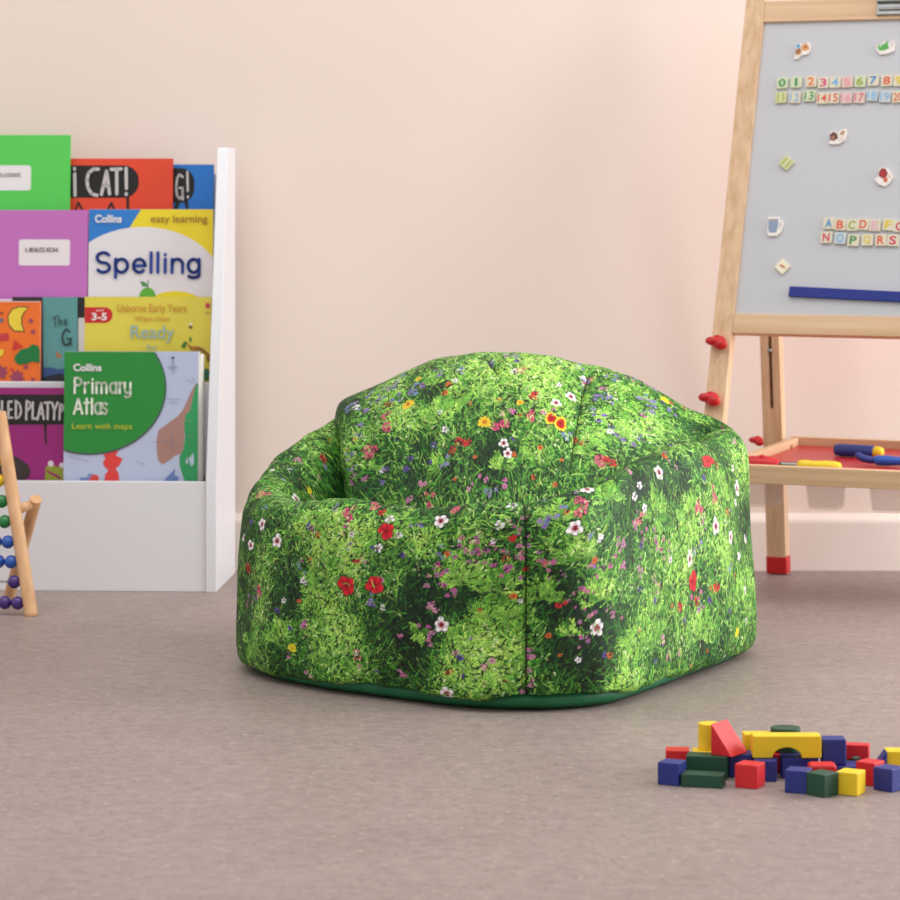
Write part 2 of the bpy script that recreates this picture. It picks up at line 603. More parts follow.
bk = Book('picture_book', 'teal picture book with dark lettering and a navy edge', 2, 0.0890, 12.5, 78, 296.9, 0.005, ink(44, 40, 54), lean=1.8)
TEAL = ink(92, 152, 152)
bk.art('cover_print', [([(43, 296), (79, 296), (79, 390), (44.5, 390)], TEAL), ([(44, 367), (52, 367), (60, 369), (79, 366), (79, 377), (44, 377)], ink(52, 84, 138)),
                         ([(44, 377), (60, 373), (79, 377), (79, 400), (44, 400)], ink(36, 38, 50)), ([(56.3, 350), (62.5, 355.5), (61.8, 357.3), (57.5, 357.6)], ink(176, 110, 76))], 'teal sea scene with a brown leaf')
bk.brush('title_lettering', [[(53.5, 318), (57.5, 315.6)], [(55.4, 317), (56.4, 326.5)], [(59.3, 315), (60, 325.5)], [(60, 321.5), (62, 319.6), (63, 325)], [(65, 322.8), (67.6, 321.6), (66.5, 318.9), (64.9, 321.5), (66.4, 325), (68.4, 323.8)]], 1.0, ink(42, 62, 66))
bk.brush('title_initial', [[(70.5, 331.5), (67, 328.8), (63.8, 333), (63, 339), (65, 344), (68, 345), (70.8, 342)], [(67.8, 338.5), (72.3, 338.5)], [(71.4, 338.5), (71.6, 344.5)]], 1.9, ink(42, 62, 66))

bk = Book('board_book', 'orange board book patterned with a yellow moon and green cloud', 2, 0.0752, -40, 40.8, 301, 0.010, ink(244, 116, 34), lean=1.5)
PUR, MRED, MYEL = ink(158, 66, 96), ink(214, 50, 46), ink(240, 212, 60)


def blot(cx, cy, r, seed, spikes=5, k=0.45):
    q = random.Random(seed)
    return [(cx + r * (1 if i % 2 == 0 else k) * math.cos(PI * i / spikes + q.random() * .3), cy + r * (1 if i % 2 == 0 else k) * math.sin(PI * i / spikes + q.random() * .3)) for i in range(2 * spikes)]


moon = ell(17.5, 319, 9, 11.5, 24, 60, 300) + [(17, 309.5), (28.5, 307), (23.8, 313), (21.8, 320), (23, 330)]
moon = [(28.5, 307.5), (20, 307), (13, 309.5), (9.3, 316), (10, 324), (15, 330), (24.2, 330.5), (21.7, 324), (21.8, 316.5), (24.4, 311.5)]
ring = [(30, 306.2), (19.5, 305.8), (12, 308.6), (8, 316), (9, 325), (14.5, 331.4), (26, 331.8), (23, 324), (23.2, 316.6), (26, 311.5)]
bk.art('cover_print', [(ring, ink(120, 84, 40)), (moon, MYEL), (blot(31.5, 320.6, 3.6, 1), PUR), (blot(33.8, 331.5, 3.4, 2), PUR), (blot(2, 320, 3.4, 3), ink(96, 108, 140)),
                         ([(-2, 334), (9, 332.5), (10, 340), (1, 341)], ink(200, 60, 60)), ([(15.5, 339.5), (24, 346.5), (13, 350.5)], MRED),
                         ([(15.5, 356), (22, 349), (29, 347.5), (33, 344), (38, 345), (40.6, 348), (40.6, 362.5), (34, 361), (28, 363.2), (20, 364.4), (16, 361)], ink(20, 122, 60)),
                         ([(-1, 349), (5, 349.5), (3.5, 355), (-1, 357)], MYEL), (blot(2, 372, 8, 4, 7, .6), PUR), (blot(27, 366.5, 3.4, 5), PUR), (blot(18, 377, 8.5, 6, 8, .6), PUR), (blot(34, 379, 3, 7), PUR), (blot(13, 369, 2.4, 8), MRED),
                         ([(-2, 311), (5, 312.5), (4, 314), (-2, 313.5)], ink(150, 70, 50)), ([(-40, 299), (41, 299), (41, 301.8), (-40, 301.8)], ink(236, 224, 214))], 'moon, stars, cloud and splashes printed on the orange cover')

bk = Book('activity_book', 'yellow wipe-off activity book with a red tab, behind the green atlas', 2, 0.086, 84.5, 211, 296.8, 0.006, ink(224, 208, 76))
bk.art('cover_print', [(rrect(70, 307.3, 112.5, 323, 7.8), ink(204, 34, 36)), (ell(207.5, 305.5, 2.6, 3, 12), ink(196, 70, 84)), (ell(207.3, 312.5, 2.6, 1, 10), ink(190, 150, 80)),
                         ([(190, 325), (193, 327.5), (191, 329), (188.5, 327.5)], ink(120, 82, 40)), (ell(190.5, 324, 2, 1.4, 10, 0, 360), ink(236, 232, 200)), 
                         ([(189, 336.5), (191.8, 338), (191.7, 342), (189.6, 341)], ink(70, 130, 44)), ([(181, 347), (184.5, 341), (187, 342), (185.5, 348)], ink(58, 120, 40)), ([(186, 341), (192, 347), (198, 346.2), (203, 348), (210, 354), (210, 357), (200, 350.5), (191, 349.5)], ink(150, 100, 44)),
                         ([(192, 346), (197, 346), (196, 351), (192, 350)], ink(186, 118, 40)), (ell(207, 374, 3.5, 6, 14), ink(60, 120, 96)), (ell(208.5, 358, 2, 4, 12), ink(150, 100, 50))], 'red age tab, twigs and leaves on the yellow cover')
bk.text('age_lettering', [('3-5', 91.8, 107, 313, 320.5, 0.03), ('AGES', 96, 104, 309.5, 311.6, 0.0)], ink(240, 226, 226), label='white digits on the red tab')
bk.text('series_lettering', [('Usborne Early Years', 117.5, 186.5, 304, 314.5, 0.0), ('Wipe-clean', 134.5, 170, 316, 322.6, 0.0)], ink(196, 128, 44), label='orange-brown lettering')
bk.text('title_lettering', [('Ready', 131, 174.5, 325.2, 343, 0.006), ('for', 147, 158, 344, 350, 0.0), ('kindergarten', 122, 172, 352, 360, 0.0)], ink(150, 176, 176), label='pale blue title lettering')

# --- front row
bk = Book('picture_book', 'magenta picture book with white hand lettering on a black band', 1, 0.030, -66, 64.5, 387.5, 0.008, ink(152, 30, 116))
bk.art('cover_print', [([(-66, 394.5), (64.5, 394), (64.5, 424), (-66, 425)], BLACK), ([(44, 423), (47.3, 423), (47, 432), (47.5, 446), (45.5, 442), (44.8, 432)], BLACK),
                         ([(12, 454), (20, 458), (29, 464.5), (31.5, 470), (30, 476), (26, 479), (14, 480), (-20, 482), (-20, 450)], ink(56, 46, 42)),
                         ([(45, 490), (46.5, 466), (52, 464), (60, 466.5), (66, 466), (66, 490)], ink(142, 150, 44)), ([(47.5, 469), (57, 473.6), (62, 477), (61, 478.6), (55, 475.5), (47.5, 471)], ink(150, 30, 84)),
                         (ell(51.5, 463, 2.9, 3.1, 16), ink(220, 206, 214)), (ell(62.5, 464.5, 2.6, 2.6, 16), ink(220, 206, 214))], 'black title band with dark and green creatures below')
bk.brush('title_lettering', [[(-3, 401), (-2.6, 418)], [(2.5, 401), (2.4, 418)], [(-3, 410), (2.5, 410)], [(8.8, 401.5), (9, 417.5)], [(8.8, 401.5), (12.3, 401.4)], [(9, 409.4), (12, 409.2)], [(9, 417.5), (12.8, 417.3)],
                             [(16.4, 401.2), (16.4, 418)], [(16.2, 400.6), (20, 403.5), (21.8, 410), (20.5, 416), (16.6, 418.2)],
                             [(27, 401), (26.8, 419)], [(27, 400.6), (30.5, 402.5), (31, 406.5), (27.4, 410.5)], [(33.3, 402), (33.1, 418.5), (36, 418)], [(38, 419), (41.6, 402.5), (44.3, 418.5)], [(39.2, 413.5), (43.5, 413.2)],
                             [(45, 402.5), (51, 402)], [(48.2, 402.5), (48.2, 418.5)], [(52.5, 402.5), (54.9, 410), (58, 402)], [(54.9, 410), (54.5, 418.8)], [(60.6, 403.5), (60, 418.8)], [(60.5, 403.4), (63.8, 405.5), (63.2, 409.5), (60.7, 411.5)]], 2.2, ink(196, 190, 190), label='chalky white hand lettering')

bk = Book('atlas', 'green and pale blue atlas standing at the front of the shelf', 1, 0.0255, 64.3, 198.5, 351.5, 0.020, ink(188, 196, 222), lean=2.5, fan=0.0065)
AGRN, MAPB = ink(34, 138, 52), ink(46, 156, 92)
bk.art('cover_print', [([(190, 486), (184.5, 478), (180.5, 466), (180, 456), (184, 449), (185.5, 437), (184.5, 424), (186, 412), (191, 408), (194, 392), (196.5, 382), (198.6, 384), (202, 400), (202, 490)], MAPB),
                         ([(197, 382), (193, 388), (188, 399), (183, 410), (178, 416), (171, 421), (159, 430), (157.3, 440), (157.6, 452), (159, 460), (163.5, 464), (171, 459), (175.5, 455), (182, 453), (184, 447), (184.8, 437), (184.5, 424), (186, 414), (190.5, 410), (193, 396)], ink(170, 128, 118)),
                         ([(110, 451), (119.5, 450.5), (116, 455), (123.3, 458), (121, 464), (116.5, 468.5), (119.5, 473), (120.3, 482), (105, 486), (106, 474), (109.5, 470), (105, 466), (103.5, 462), (106.5, 458), (104, 455)], ink(224, 64, 58)),
                         ([(89, 486), (90.5, 477), (94, 474), (99, 475), (100.5, 484)], ink(220, 70, 66)), ([(79, 486), (81, 477.5), (88, 477), (90, 473), (94, 474), (90, 479), (89, 486)], ink(120, 138, 190)),
                         ([(165, 486), (166, 478), (171, 473), (176, 468), (175, 474), (180, 477), (175, 486)], ink(106, 128, 186)), 
                         ([(189, 458), (194, 452), (195, 462), (192, 466)], ink(186, 206, 220)), ([(186, 462), (188, 456), (189, 464)], ink(186, 206, 220)),
                         (ell(90.5, 387.5, 76.2, 67.2, 60), ink(70, 84, 84)), (ell(90, 387, 75.2, 66, 60), AGRN),
                         ([(40, 340), (140, 340), (152, 349), (158.5, 362), (150, 400), (60, 430), (60, 340)], AGRN),
                         ([(172.5, 357), (173.5, 357), (174.4, 366), (178.8, 367), (174.4, 368), (173.3, 375), (172.2, 368), (166.8, 367), (172.2, 366)], ink(150, 158, 180)), (ell(173, 357.5, 1.4, 1.4, 10), ink(70, 76, 96))], 'green disc over a pale map with brown, green and red land')
bk.brush('title_lettering', word([('P', 75.2, 6.6), ('r', 85.3, 4.2), ('i', 93, 0), ('m', 97, 10), ('a', 110.5, 6.2), ('r', 120.3, 3.6), ('y', 125.3, 5.6)], 393, 10.4, 15, 4.0)
         + word([('A', 74.6, 8.4), ('t', 85, 4.6), ('l', 92.6, 0), ('a', 95.6, 5.8), ('s', 103.2, 4.2)], 413.8, 11, 15.2, 4), 2.2, ink(236, 240, 224), label='cream rounded title lettering')
bk.text('publisher_lettering', [('Collins', 73.6, 102, 363.8, 371.2, 0.03)], WHITE)
bk.text('subtitle_lettering', [('Learn with maps', 72.8, 133, 423, 430.6, 0.006)], ink(188, 196, 52), label='yellow subtitle')
bk.brush('map_lettering', [[(68, 452), (80, 455)], [(70, 456), (90, 461)], [(166, 398), (181, 399.5)], [(170, 402), (178, 402.4)], [(137, 461), (146, 464)], [(186, 379), (193, 382)], [(192, 377), (195, 381)], [(153, 441), (160, 442)], [(163, 441), (172, 440), (178, 447)], [(172, 430), (173, 450)], [(186, 420), (192, 421)], [(187, 434), (194, 436)]], 0.55, ink(132, 136, 158), 0.0036)

# ------------------------------------------------------------------ easel
TH = math.radians(25)
APEX = Vector((0.503, 5.08, 1.03))
EM = Matrix.Translation((APEX.x, APEX.y, 0)) @ Matrix.Rotation(-TH, 4, 'Z')
EINV = EM.inverted()
SPR_F, SPR_B = 0.31, 0.0985
LF = math.hypot(SPR_F, 1.03)
ed = Vector((0, -SPR_F / LF, -1.03 / LF))
en = Vector((0, -1.03 / LF, SPR_F / LF))
ex = Vector((1, 0, 0))


def frame_m(x, d, n, ang=0.0):       # a frame lying on the board: x along, y up the slope, z out
    o = Vector((0, 0, 1.03)) + ex * x + ed * d + en * n
    m = Matrix((ex, -ed, en)).transposed().to_4x4()
    m.translation = o
    return EM @ m @ Matrix.Rotation(ang, 4, 'Z')


def board_xy(px, py, n):             # where the sight line through that pixel meets the board
    o = EINV @ Vector((0, 0, CH))
    d = EINV.to_3x3() @ Vector(((px - CX) / F, 1, -(py - HY) / F))
    a = Vector((0, 0, 1.03)) + en * n
    t = (a - o).dot(en) / d.dot(en)
    q = o + d * t - a
    return q.x, q.dot(ed)


EW = 0.60
easel = thing('easel', 'pine wooden children\'s easel with a magnetic whiteboard and red tray', 'easel', EM)
LM = Matrix((ex, ed, en)).transposed().to_4x4()
LM.translation = (0, 0, 1.03)


def slab(x0, x1, d0, d1, n0, n1, name, m, bevel=0.0012, mb=None):
    b = mb or MB()
    b.box(x0, x1, d0, d1, n0, n1, 0, LM)
    return b.build(name, m, easel, bevel=bevel) if mb is None else None


LW, LT = 0.034, 0.020
for x in (0.003, EW - LW - 0.003):
    leg = slab(x, x + LW, 0.0, LF - 0.035, -LT, 0, 'front_leg', M_pine_z)
    b = MB(); b.box(x - 0.002, x + LW + 0.002, LF - 0.036, LF - 0.003, -LT - 0.002, 0.002, 0, LM)
    b.build('leg_cap', M_red_pl, leg, bevel=0.003)['label'] = 'red plastic foot cap'
d_top0, d_top1 = 0.050, board_xy(766, 21.7, 0)[1]
d_bot0, d_bot1 = board_xy(735, 313, 0)[1], board_xy(735, 333, 0)[1]
slab(0.037, EW - 0.037, d_top0, d_top1, -0.019, -0.001, 'top_rail', M_pine_x)
slab(0.037, EW - 0.037, d_bot0, d_bot1, -0.019, -0.001, 'bottom_rail', M_pine_x)
slab(0.037, EW - 0.037, d_top1, d_bot0, -0.013, -0.007, 'whiteboard', M_board, 0.0)
# rear legs
LB = math.hypot(SPR_B, 1.03)
rd = Vector((0, SPR_B / LB, -1.03 / LB))
rn = Vector((0, -1.03 / LB, -SPR_B / LB))
RM = Matrix((ex, rd, rn)).transposed().to_4x4()
RM.translation = (0, 0, 1.03)
for x in (0.001, EW - LW - 0.001):
    b = MB()
    s0, s1 = x + 0.0145, x + 0.0205           # routed slot
    da, db = 0.50, 0.745
    b.box(x, x + LW, 0.06, da, -0.024, -0.004, 0, RM)
    b.box(x, s0, da, db, -0.024, -0.004, 0, RM)
    b.box(s1, x + LW, da, db, -0.024, -0.004, 0, RM)
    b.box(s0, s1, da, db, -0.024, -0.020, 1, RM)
    b.box(x, x + LW, db, LB - 0.025, -0.024, -0.004, 0, RM)
    leg = b.build('rear_leg', [M_pine_z, M_dark], easel)
    b = MB(); b.box(x - 0.002, x + LW + 0.002, LB - 0.032, LB - 0.001, -0.026, -0.002, 0, RM)
    b.build('leg_cap', M_red_pl, leg, bevel=0.003)['label'] = 'red plastic foot cap'
    for dd in (0.535, 0.645):
        b = MB(); b.sphere(RM @ Vector((x + 0.0175, dd, -0.003)), 0.0048, n=12)
        b.build('bolt', M_steel, leg, smooth=True)


def knob(c, k=1.0):
    b = MB()
    c = Vector(c)
    b.tube([c, c + Vector((0, -0.012, 0.003)) * k], [0.0115 * k, 0.0105 * k], 14)
    b.sphere(c + Vector((-0.008, -0.012, 0.003)) * k, 0.0105 * k, 1.2, 0.6, 0.72, 14)
    b.sphere(c + Vector((0.006, -0.012, -0.002)) * k, 0.0108 * k, 1.1, 0.65, 0.85, 14)
    b.build('knob', M_red_pl, easel, smooth=True)['label'] = 'red plastic wing knob'


for px, py in ((719.5, 342.5), (712.5, 399)):
    x, d = board_xy(px, py, 0.0)
    knob(Vector((0, 0, 1.03)) + ex * x + ed * d)
q = EINV @ P(758.5, 441, 5.13)
knob((q.x, q.y, q.z), 0.72)
# clip at the top
x0, d0 = board_xy(878, 0, 0)
b = MB()
b.box(x0, x0 + 0.10, d0 - 0.012, board_xy(878, 15.5, 0)[1], -0.001, 0.004, 0, LM)
b.tube([LM @ Vector((x0 + 0.001, d0 + 0.004, 0.006)), LM @ Vector((x0 + 0.099, d0 + 0.004, 0.006))], 0.0042, 12)
b.tube([LM @ Vector((x0 + 0.004, d0 + 0.018, 0.004)), LM @ Vector((x0 + 0.096, d0 + 0.018, 0.004))], 0.003, 12)
b.build('paper_clip', M_steel, easel, bevel=0.001)['label'] = 'chrome paper clip on the top rail'
# tray: slightly higher at the back
TX0, TX1 = 0.045, EW - 0.045
TB0, TB1 = -0.262, 0.112
TILT = math.radians(2.0)
TM = Matrix.Translation((0, TB0, 0.1945)) @ Matrix.Rotation(TILT, 4, 'X')
TL = TB1 - TB0


def tray_box(name, x0, x1, y0, y1, z0, z1, m, bevel=0.0015):
    b = MB(); b.box(x0, x1, y0, y1, z0, z1, 0, TM)
    return b.build(name, m, easel, bevel=bevel)


tray_box('tray_rail', TX0, TX1, 0.0, 0.015, 0.0, 0.0295, M_pine_x)
tray_box('tray_rail', TX0, TX1, TL - 0.015, TL, 0.0, 0.0325, M_pine_x)
tray_box('tray_side', TX0, TX0 + 0.015, 0.0152, TL - 0.0152, 0.0, 0.031, M_pine_y)
tray_box('tray_side', TX1 - 0.015, TX1, 0.0152, TL - 0.0152, 0.0, 0.031, M_pine_y)
M_tray = mat('red_tray_board', rgb(188, 34, 40), 0.35, var=0.03, vscale=8)
tray_box('tray_base', TX0 + 0.0152, TX1 - 0.0152, 0.0152, TL - 0.0152, 0.013, 0.018, M_tray, 0)['label'] = 'glossy red base panel'
b = MB(); q = TM @ Vector((TX0 + 0.0155, TL - 0.055, 0.021)); b.tube([q, q + Vector((0.003, 0, 0))], 0.004, 12)
b.build('screw', M_beech, easel)
# paint cups hanging under the tray
M_cup = bpy.data.materials.new('frosted_plastic')
M_cup.use_nodes = True
_nt = M_cup.node_tree
_nt.nodes.remove(_nt.nodes['Principled BSDF'])
_d = _nt.nodes.new('ShaderNodeBsdfDiffuse'); _d.inputs[0].default_value = (0.95, 0.92, 0.90, 1)
_t = _nt.nodes.new('ShaderNodeBsdfTranslucent'); _t.inputs[0].default_value = (0.95, 0.92, 0.90, 1)
_x = _nt.nodes.new('ShaderNodeBsdfTransparent'); _x.inputs[0].default_value = (0.97, 0.96, 0.95, 1)
_nz = _nt.nodes.new('ShaderNodeTexNoise'); _nz.inputs['Scale'].default_value = 8
_mr = _nt.nodes.new('ShaderNodeMapRange'); _mr.inputs[3].default_value, _mr.inputs[4].default_value = 0.83, 0.87
_m1 = _nt.nodes.new('ShaderNodeMixShader'); _m2 = _nt.nodes.new('ShaderNodeMixShader')
_nt.links.new(_d.outputs[0], _m1.inputs[1]); _nt.links.new(_t.outputs[0], _m1.inputs[2])
_nt.links.new(_nz.outputs['Fac'], _mr.inputs[0]); _nt.links.new(_mr.outputs[0], _m2.inputs[0])
_nt.links.new(_m1.outputs[0], _m2.inputs[1]); _nt.links.new(_x.outputs[0], _m2.inputs[2])
_nt.links.new(_m2.outputs[0], _nt.nodes['Material Output'].inputs[0])
CUPL = ['frosted paint cup under the tray, in front of the rear leg of the easel', 'frosted paint cup under the tray, between the other two cups', 'frosted paint cup under the tray, below the blue brush']
for i, w in enumerate((0.102, 0.207, 0.312)):
    o = thing('paint_cup', CUPL[i], 'cup', EM @ TM @ Matrix.Translation((w, 0.052, -0.042)), 'paint cups hanging under the easel tray')
    b = MB()
    sec = [(0.0, 0.0), (0.0235, 0.0), (0.0255, 0.003), (0.029, 0.040)]
    sec_in = [(0.027, 0.040), (0.0238, 0.004), (0.0, 0.004)]
    ringpts = []
    for r, z in sec + sec_in:
        rr = max(r, 0.0006)
        ringpts.append([(x, y, z) for x, y in rrect(-rr, -rr * .95, rr, rr * .95, rr * 0.45, 5)])
    n = len(ringpts[0])
    vs = [p for rg in ringpts for p in rg]
    fs = [(k * n + j, k * n + (j + 1) % n, (k + 1) * n + (j + 1) % n, (k + 1) * n + j) for k in range(len(ringpts) - 1) for j in range(n)]
    b.add(vs, fs + [tuple(range(n)), tuple(range((len(ringpts) - 1) * n, len(ringpts) * n))])
    b.build('cup_body', M_cup, o, smooth=True)
    b = MB()
    b.prism(rrect(-0.031, -0.029, 0.031, 0.029, 0.014), 0.0405, 0.0445, lambda u, v, w_: (u, v, w_))
    b.build('cup_rim', M_cup, o)
# things lying in the tray
FL = 0.0184


def tray_m(x, y, ang, z=FL):
    return EM @ TM @ Matrix.Translation((x, y, z)) @ Matrix.Rotation(ang, 4, 'Z')


def tray_xy(px, py, z):
    Mi = (EM @ TM).inverted()
    o = Mi @ Vector((0, 0, CH))
    d = Mi.to_3x3() @ Vector(((px - CX) / F, 1, -(py - HY) / F))
    t = (z - o.z) / d.z
    q = o + d * t
    return q.x, q.y


M_yel_pl = mat('yellow_plastic', rgb(238, 206, 34), 0.35, var=0.03, vscale=20)
M_blue_pl = mat('blue_plastic', rgb(36, 92, 190), 0.3, var=0.03, vscale=20)
M_navy_pl = mat('navy_plastic', rgb(38, 58, 136), 0.4, var=0.03, vscale=20)
o = thing('plastic_lid', 'glossy red plastic lid lying beside the yellow-handled brush in the tray', 'lid', tray_m(TX0 + 0.056, 0.034, 0.05))
b = MB()
pr = [(0.036, 0.0), (0.038, 0.003), (0.037, 0.012), (0.031, 0.018), (0.016, 0.0215), (0.001, 0.022)]
n = 28
vs = [(r * math.cos(2 * PI * j / n), 0.42 * r * math.sin(2 * PI * j / n), z) for r, z in pr for j in range(n)]
b.add(vs, [(k * n + j, k * n + (j + 1) % n, (k + 1) * n + (j + 1) % n, (k + 1) * n + j) for k in range(len(pr) - 1) for j in range(n)] + [tuple(range(n - 1, -1, -1)), tuple(range(5 * n, 6 * n))])
b.build('dome', M_red_pl, o, smooth=True)
b = MB(); b.sphere((0.006, -0.004, 0.0222), 0.004, 1.3, 1, .6, 12)
b.build('grip', M_red_pl, o, smooth=True)

o = thing('paintbrush', 'paintbrush with a fat yellow handle and silver ferrule in the red tray', 'brush', tray_m(TX0 + 0.094, 0.034, -0.02, FL + 0.0095))
b = MB(); b.tube([(0.0, 0, 0), (0.027, 0, 0.0)], [0.0045, 0.0045], 16)
b.build('ferrule', M_steel, o, smooth=False)['label'] = 'silver metal ferrule'
b = MB(); b.tube([(0.027, 0, 0), (0.030, 0, 0), (0.04, 0, 0), (0.055, 0, 0.0), (0.075, 0, 0), (0.09, 0, 0), (0.098, 0, 0), (0.1, 0, 0)], [0.005, 0.0085, 0.0092, 0.0082, 0.0092, 0.0088, 0.007, 0.004], 18)
b.build('handle', M_yel_pl, o, smooth=True)['label'] = 'yellow plastic handle'
b = MB(); b.tube([(-0.014, 0, -0.0005), (-0.006, 0, 0), (0.0, 0, 0)], [0.002, 0.0044, 0.0044], 12)
b.build('bristles', mat('bristle', rgb(60, 40, 34), 0.8), o, smooth=True)

x, y = tray_xy(860, 455, 0.023)
o = thing('marker_pen', 'fat navy marker pen with a yellow tip at the back of the tray', 'pen', tray_m(x - 0.035, y + .01, -0.14, FL + 0.0105))
b = MB(); b.tube([(-0.012, 0, 0), (-0.010, 0, 0), (0.0, 0, 0), (0.056, 0, 0), (0.060, 0, 0)], [0.006, 0.0095, 0.0105, 0.0105, 0.010], 20)
b.build('barrel', M_navy_pl, o, smooth=True)
b = MB(); b.tube([(0.060, 0, 0), (0.064, 0, 0), (0.071, 0, 0), (0.075, 0, 0), (0.0765, 0, 0)], [0.0095, 0.0095, 0.009, 0.0065, 0.003], 18)
b.build('tip', M_yel_pl, o, smooth=True)['label'] = 'yellow tip'

x, y = tray_xy(862, 467, 0.016)
o = thing('paintbrush', 'bright blue plastic brush with a curved navy end in the red tray', 'brush', tray_m(x, y + .006, -0.03, FL + 0.009))
b = MB(); b.tube([(0.020, 0, 0), (0.024, 0, 0), (0.040, 0, 0), (0.06, 0, 0), (0.09, 0, 0), (0.12, 0, 0), (0.122, 0, 0)], [0.006, 0.0082, 0.0085, 0.007, 0.0085, 0.007, 0.003], 18)
b.build('handle', M_blue_pl, o, smooth=True)
b = MB(); b.tube([(-0.012, 0, 0.0085), (-0.008, 0, 0.006), (0.0, 0, 0.002), (0.012, 0, 0.0), (0.0205, 0, 0)], [0.004, 0.0058, 0.0062, 0.006, 0.0055], 14)
b.build('bristles', M_navy_pl, o, smooth=True)['label'] = 'curved navy bristle end'

# ------------------------------------------------------------------ magnets on the whiteboard
NB = -0.007
CREAM = mat('cream_tile', rgb(236, 230, 200), 0.5, var=0.02, vscale=40)


def magnet(px, py, ang, col, name, label, group, sym=None, scol=None, size=0.0195):
    x, d = board_xy(px, py, NB)
    o = thing(name, label, 'magnet', frame_m(x, d, NB + 0.0004, math.radians(ang)), group)
    b = MB()
    h = size / 2
    b.prism(rrect(-h, -h, h, h, 0.0022, 3), 0.0, 0.0042, lambda u, v, w: (u, v, w))
    b.build('tile', col, o, bevel=0.0005, seg=1)
    if sym:
        b = MB()
        wd = 0.0058 if len(sym) == 1 else 0.0076
        if sym == '11':
            wd = 0.0056
        if sym in ('1', 'I'):
            wd = 0.0021
        add_text(b, sym, -wd, wd, -0.0070, 0.0070, lambda u, v, w: (u, v, w), 0.0046, 0, 0.02 if len(sym) == 1 else 0.008)
        b.build('symbol', ink(*scol), o, fix=False)
    return o


T_G, T_Y, T_P, T_B = ink(206, 212, 180), ink(208, 208, 158), ink(220, 194, 186), ink(198, 204, 204)
T_C = ink(218, 210, 186)
GRN, ORG, PNK, LBL, LIM, BLU, RED_, YEL_, MAG = (48, 138, 62), (232, 120, 44), (214, 60, 120), (120, 176, 220), (150, 170, 50), (44, 140, 196), (222, 76, 44), (228, 196, 40), (206, 40, 90)
PKL = (230, 150, 160)
row1 = [('0', 783, 83.7, GRN, T_G), ('1', 797, 82.9, GRN, T_G), ('2', 811.8, 82.1, ORG, T_C), ('3', 824, 83.3, PNK, T_C), ('4', 835.9, 82.9, LBL, T_C), ('5', 847.9, 82.6, PKL, T_P),
        ('6', 860.8, 82.1, LIM, T_G), ('7', 874, 81, BLU, T_C), ('8', 887.5, 81.3, RED_, T_C), ('9', 899.6, 81.3, YEL_, T_C)]
row2 = [('11', 781.5, 98.2, LIM, T_Y), ('12', 795.5, 98.2, LBL, T_C), ('13', 810, 96.5, GRN, T_G), ('14', 823, 98.9, RED_, T_C), ('15', 834.3, 98.5, RED_, T_C), ('16', 847, 98.5, PKL, T_P),
        ('17', 860, 98.2, (214, 90, 100), T_P), ('18', 872.8, 96, LBL, T_B), ('19', 885.7, 97.4, LBL, T_B), ('20', 898.6, 97.7, RED_, T_C)]
let1 = [('A', 829.5, 224, BLU, T_C), ('B', 841, 225.3, RED_, T_C), ('C', 852.8, 225.7, LIM, T_C), ('D', 863.9, 224.9, RED_, T_C), ('E', 875.6, 226, (226, 170, 190), T_C), ('F', 889, 225.3, YEL_, T_C), ('G', 900, 227, MAG, T_C)]
let2 = [('N', 827, 238, MAG, T_C), ('O', 841, 238.8, LBL, T_B), ('P', 854, 240.9, GRN, T_C), ('Q', 868, 240.5, YEL_, T_C), ('R', 881.6, 240.7, RED_, T_C), ('S', 893.6, 241, MAG, T_C)]
rnd = random.Random(5)
for rows, kind, g in ((row1, 'number', 'number magnets in two rows'), (row2, 'number', 'number magnets in two rows'), (let1, 'letter', 'letter magnets in two rows'), (let2, 'letter', 'letter magnets in two rows')):
    for s, px, py, c, tcol in rows:
        cw = {GRN: 'green', ORG: 'orange', PNK: 'pink', LBL: 'pale blue', LIM: 'olive', BLU: 'blue', RED_: 'red-orange', YEL_: 'yellow', MAG: 'crimson', PKL: 'pale pink'}.get(c, 'rosy')
        magnet(px, py, rnd.uniform(-3, 3) + (1 if kind == 'number' else -1), tcol, kind + '_magnet', 'small square magnet tile with a %s %s %s in the magnet rows' % (cw, kind, s), g, s, c)
magnet(787, 163.5, -38, T_Y, 'number_magnet', 'tilted lime magnet tile with the number 11, alone beneath the number rows', None, '11', LIM)
x, d = board_xy(783, 267, NB)
o = magnet(783, 267, -42, CREAM, 'symbol_magnet', 'tilted cream magnet tile with a red dash, alone above the blue strip', None)
b = MB(); b.flat([(-0.005, 0.0005, .0046), (-0.004, -0.002, .0046), (0.0055, 0.0005, .0046), (0.005, 0.003, .0046)])
b.build('symbol', ink(206, 70, 70), o, fix=False)

MAGW = mat('magnet_white', rgb(238, 230, 224), 0.5, var=0.02, vscale=50)


def shaped_magnet(px, py, ang, name, label, outline, layers, sc_=0.00165):
    x, d = board_xy(px, py, NB)
    o = thing(name, label, 'magnet', frame_m(x, d, NB + 0.0004, math.radians(ang)), 'picture magnets scattered on the whiteboard')
    b = MB()
    b.prism([(u * sc_, v * sc_) for u, v in outline], 0, 0.004, lambda u, v, w: (u, v, w))
    b.build('magnet_body', MAGW, o, bevel=0.0005, seg=1)
    b = MB()
    ms = []
    for i, (pts, c) in enumerate(layers):
        m = ink(*c)
        if m not in ms:
            ms.append(m)
        b.flat([(u * sc_, v * sc_, 0.0043 + i * 0.00012) for u, v in pts], ms.index(m))
    b.build('printed_picture', ms, o, fix=False)


